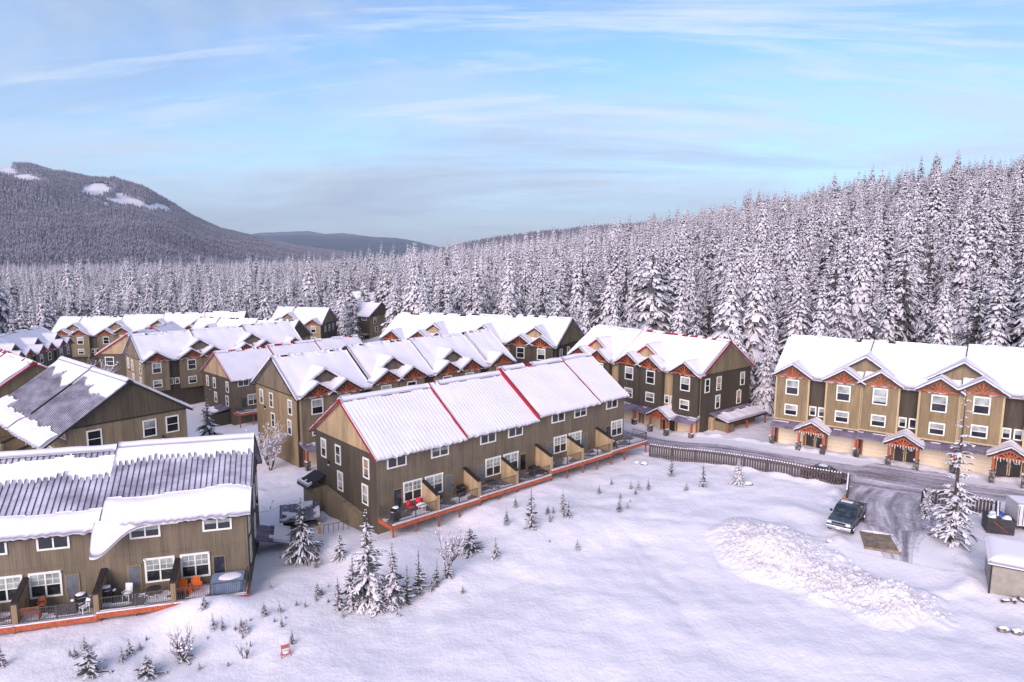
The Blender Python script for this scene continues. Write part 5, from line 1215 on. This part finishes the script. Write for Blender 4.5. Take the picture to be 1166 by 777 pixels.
for i, (x, y, h, k) in enumerate(PL):
    pr, s = (mid[1], h / 7) if k == 'dark' else (mid[0], h / 7) if k in ('big', 'big2') else (mid[2], h / 7) if k == 'w' else (tallp, 1) if k == 'tall' else (small[3], h / 2.9) if k == 'shrub' else (small[rnd.randrange(3)], h / 3)
    sxy = {'dark': 1.1, 'big': 1.1, 'big2': 1.2, 'm': 1.15, 's': 1.05, 't': 1.3, 'w': 1.1, 'tall': 1.0, 'shrub': 1.7}[k] * rnd.uniform(.9, 1.15)
    xx = '%s, %.1f m tall' % (LB[k], h)
    lb = LB[k] + ' ' + where(x, y)
    if k == 'big2': lb = 'bushy young conifer just right of the tallest one'
    if k == 'big': lb = 'tallest snow-laden young conifer, left of the long deck'
    if (x, y) == (-42, 92): lb = 'dark drooping conifer between the wide brown gable and the row behind it'
    if (x, y) == (36.97, 54.56): lb = 'tall thin frosted conifer right of the brown slab, before the right row'
    if (x, y) == (37.81, 59.4): lb = 'smaller snow-whitened conifer at the left end of the short dark fence'
    if (x, y) == (23.36, 67.7): lb = 'snow-whitened little conifer against the middle of the long picket fence'
    z = T(x, y) - .08; plant_conifer(pr, x, y, z, s, rnd.uniform(0, 6.28), lb, 'shrub' if k == 'shrub' else 'tree', 'young conifers scattered over the snow', name='snowy_shrub' if k == 'shrub' else 'young_conifer', sxy=sxy)
bare_tree('bare_shrub', -4.95, 49.43, 4.2, 21, 'bare-twigged shrub in the slope right of the young conifers', 'shrub', 'bare shrubs on the slope', .55, .35, 3, 3)
bare_tree('bare_shrub', -21.0, 40.7, 3.2, 22, 'thin bare sapling above snowy brush in front of the left deck', 'shrub', 'bare shrubs on the slope', .5, .3, 3, 3)
bare_tree('bare_shrub', -17.2, 40.9, 1.6, 23, 'sparse dry stems left of the red chair frame', 'shrub', 'bare shrubs on the slope', .4, .0, 3, 2)
plant_conifer(small[3], -21.1, 40.9, T(-21.1, 40.9) - .05, .55, 1, 'snowy brush at the foot of the thin bare sapling', 'shrub', 'young conifers scattered over the snow', name='snowy_shrub', sxy=1.3)
plant_conifer(small[3], -4.8, 49.6, T(-4.8, 49.6) - .05, .6, 2, 'snowy brush at the foot of the bare-twigged shrub', 'shrub', 'young conifers scattered over the snow', name='snowy_shrub', sxy=.9)
bare_tree('bare_snowy_tree', -28.3, 77.6, 6.0, 31, 'bushy leafless tree thick with snow in front of the buff gable', 'tree', None, .62, 1.0, 4, 4)
bare_tree('bare_snowy_tree', -63, 99, 11.5, 32, 'large leafless snow-covered tree left of the tan gable', 'tree', None, .55, 1.0, 3, 5, ratio=.66)

# ---------------------------------------------------------------- forest and hills
protos = make_forest()
MT = [(-48, 6.3), (-44.18, 5.9), (-40.4, 5.3), (-36.08, 4.65), (-34.66, 4.7), (-33.21, 4.4), (-31.2, 3.9), (-29.61, 3.75), (-27.98, 3.45), (-26.33, 2.6), (-24.63, 1.65), (-22.86, 0.85), (-21.01, 0.4), (-17.16, -0.5), (-13.1, -1.0)]
hill_mesh('mountain', MT, 1050, 3300, 'mountain_slope', -55, 48, 'the long mountainside on the left with snowy clearings', 1.0, naz=200, nr=80, trees=80000, clear=[(-37.0, 4.6, 2.0, .7), (-34.8, 4.1, 1.3, .5), (-30.9, 3.5, 1.1, .8), (-29.2, 2.9, 1.7, .7), (-27.0, 2.5, 1.2, .4)], seed=2)
hill_mesh('hill', [(-6.72, -1.1), (-4.54, -.5), (-1.63, 0.05), (2.74, 0.65), (7.06, 1.05), (11.29, 1.3), (15.4, 1.45), (19.34, 1.4), (23.69, 1.2), (27.75, 1.0), (40, 1.0)], 1050, 1900, 'wooded_slope', -55, 10, 'the low wooded ridge behind the forest at the centre right', 1.0, naz=120, nr=50, trees=22000, seed=3)
hill_mesh('hills', [(-24.17, -0.4), (-21.64, 0.45), (-20.5, .72), (-19.72, .62), (-17.43, 0.70), (-15.09, 0.66), (-11.66, 0.6), (-9.55, 0.52), (-8.13, 0.3), (-5.99, -0.2), (-3.82, -0.6)], 2250, 7000, 'far_slope', -63, 40, 'blue far hills in the valley gap', 1.0, naz=120, nr=30, seed=4)
hill_mesh('hills', [(-24, 0.2), (-22, 0.4), (-20.37, 0.82), (-18.42, 0.93), (-16.43, 1.02), (-15.09, 0.80), (-13.73, 0.88), (-11.65, 0.62), (-8.14, 0.1), (-5, -.3)], 7600, 9000, 'far_slope', -80, 40, 'paler hill line behind the blue far hills', 1.0, naz=80, nr=24, seed=5)

# ---------------------------------------------------------------- air
HZ = 1.1e-4
m, nt, b = newmat('haze_air'); nt.nodes.remove(b); pv = nt.nodes.new('ShaderNodeVolumePrincipled'); pv.inputs['Color'].default_value = (.80, .86, 1.0, 1); pv.inputs['Density'].default_value = HZ; pv.inputs['Anisotropy'].default_value = .1
lk(nt, pv.outputs[0], nt.nodes['Material Output'].inputs['Volume'])
mb = MB(); mb.box((-9900, -900, -130), (9900, 12600, 620), 'haze_air'); hz = mb.build('haze', None); tag(hz, 'thin cold air between the village and the far hills', None, None, 'stuff')

# ---------------------------------------------------------------- sky, sun, camera
sc = bpy.context.scene
w = bpy.data.worlds.new('World'); sc.world = w; w.use_nodes = True; nt = w.node_tree; bg = nt.nodes['Background']
SUN_EL, SUN_AZ = 24, 205                                            # azimuth clockwise from +Y: behind the camera, to the left
sky = nt.nodes.new('ShaderNodeTexSky'); sky.sky_type = 'NISHITA'; sky.sun_disc = False; sky.sun_elevation = R(SUN_EL); sky.sun_rotation = R(SUN_AZ); sky.altitude = 1200; sky.ozone_density = 2.0; sky.air_density = 1.0; sky.dust_density = .6
tc = nt.nodes.new('ShaderNodeTexCoord'); sp = nd(nt, 'ShaderNodeSeparateXYZ'); lk(nt, tc.outputs['Generated'], sp.inputs[0])
zz = mth(nt, 'MAXIMUM', mth(nt, 'ADD', sp.outputs[2], .16), .1)
cx = mth(nt, 'DIVIDE', sp.outputs[0], zz); cy = mth(nt, 'DIVIDE', sp.outputs[1], zz); cb = nd(nt, 'ShaderNodeCombineXYZ'); lk(nt, cx, cb.inputs[0]); lk(nt, cy, cb.inputs[1])
def cloud(scale, rot, stretch, det, rough, lo, hi, off=(0, 0, 0), dist=.6):
    mp = nd(nt, 'ShaderNodeMapping'); mp.inputs['Rotation'].default_value = (0, 0, rot); mp.inputs['Scale'].default_value = stretch; mp.inputs['Location'].default_value = off; lk(nt, cb.outputs[0], mp.inputs[0])
    n = nd(nt, 'ShaderNodeTexNoise', Scale=scale, Detail=det, Roughness=rough, Distortion=dist); lk(nt, mp.outputs[0], n.inputs['Vector'])
    return ramp(nt, n.outputs['Fac'], [(lo, (0,) * 3), (hi, (1,) * 3)])
c1 = cloud(.85, -.5, (.55, 1, 1), 12, .68, .43, .64)                  # broad thin veils
c2 = cloud(1.5, .42, (.22, 1.1, 1), 11, .66, .53, .68, (3, 1, 0), 1.6)   # cirrus streaks
c3 = cloud(.9, .15, (.3, .9, 1), 10, .66, .48, .66, (7, 4, 0), 1.0)          # grey-violet sheets
col = mixc(nt, 1.0, sky.outputs[0], (.74, .93, 1.10), 'MULTIPLY')
pale = mth(nt, 'POWER', mth(nt, 'SUBTRACT', 1, mth(nt, 'MINIMUM', mth(nt, 'MAXIMUM', sp.outputs[2], 0), 1)), 9)
K = 10.0   # radiance units before the 0.1 background strength
col = mixc(nt, mth(nt, 'MULTIPLY', c1, .85), col, (.37 * K, .405 * K, .46 * K))
col = mixc(nt, mth(nt, 'MULTIPLY', pale, .8), col, (.37 * K, .44 * K, .50 * K))
col = mixc(nt, mth(nt, 'MULTIPLY', c3, .5), col, (.20 * K, .26 * K, .345 * K))
col = mixc(nt, mth(nt, 'MULTIPLY', c2, .75), col, (.43 * K, .47 * K, .53 * K))
lk(nt, col, bg.inputs[0]); bg.inputs[1].default_value = .118
sun = bpy.data.lights.new('sun', 'SUN'); sun.energy = 2.45; sun.angle = R(50); sun.color = (1.0, .86, .82); so = bpy.data.objects.new('sun', sun); C.objects.link(so)
a = R(SUN_AZ); d = Vector((math.sin(a) * math.cos(R(SUN_EL)), math.cos(a) * math.cos(R(SUN_EL)), math.sin(R(SUN_EL)))); so.rotation_euler = d.to_track_quat('Z', 'Y').to_euler()
cam = bpy.data.cameras.new('camera'); co = bpy.data.objects.new('camera', cam); C.objects.link(co); co.location = (0, 0, CAMZ)
cam.sensor_width = 36; cam.lens = 36 * 778.15 / 1166; cam.clip_start = .5; cam.clip_end = 30000
from mathutils import Matrix
co.rotation_euler = (Matrix.Rotation(R(90 - 7.993), 3, 'X') @ Matrix.Rotation(R(-.302) * -1, 3, 'Z')).to_euler()
sc.camera = co; sc.view_settings.view_transform = 'Standard'; sc.view_settings.look = 'None'; sc.view_settings.exposure = 0.88; sc.view_settings.gamma = 1
sc.cycles.volume_max_steps = 64; sc.cycles.max_bounces = 6; sc.cycles.diffuse_bounces = 3; sc.cycles.volume_bounces = 0; sc.cycles.use_denoising = True
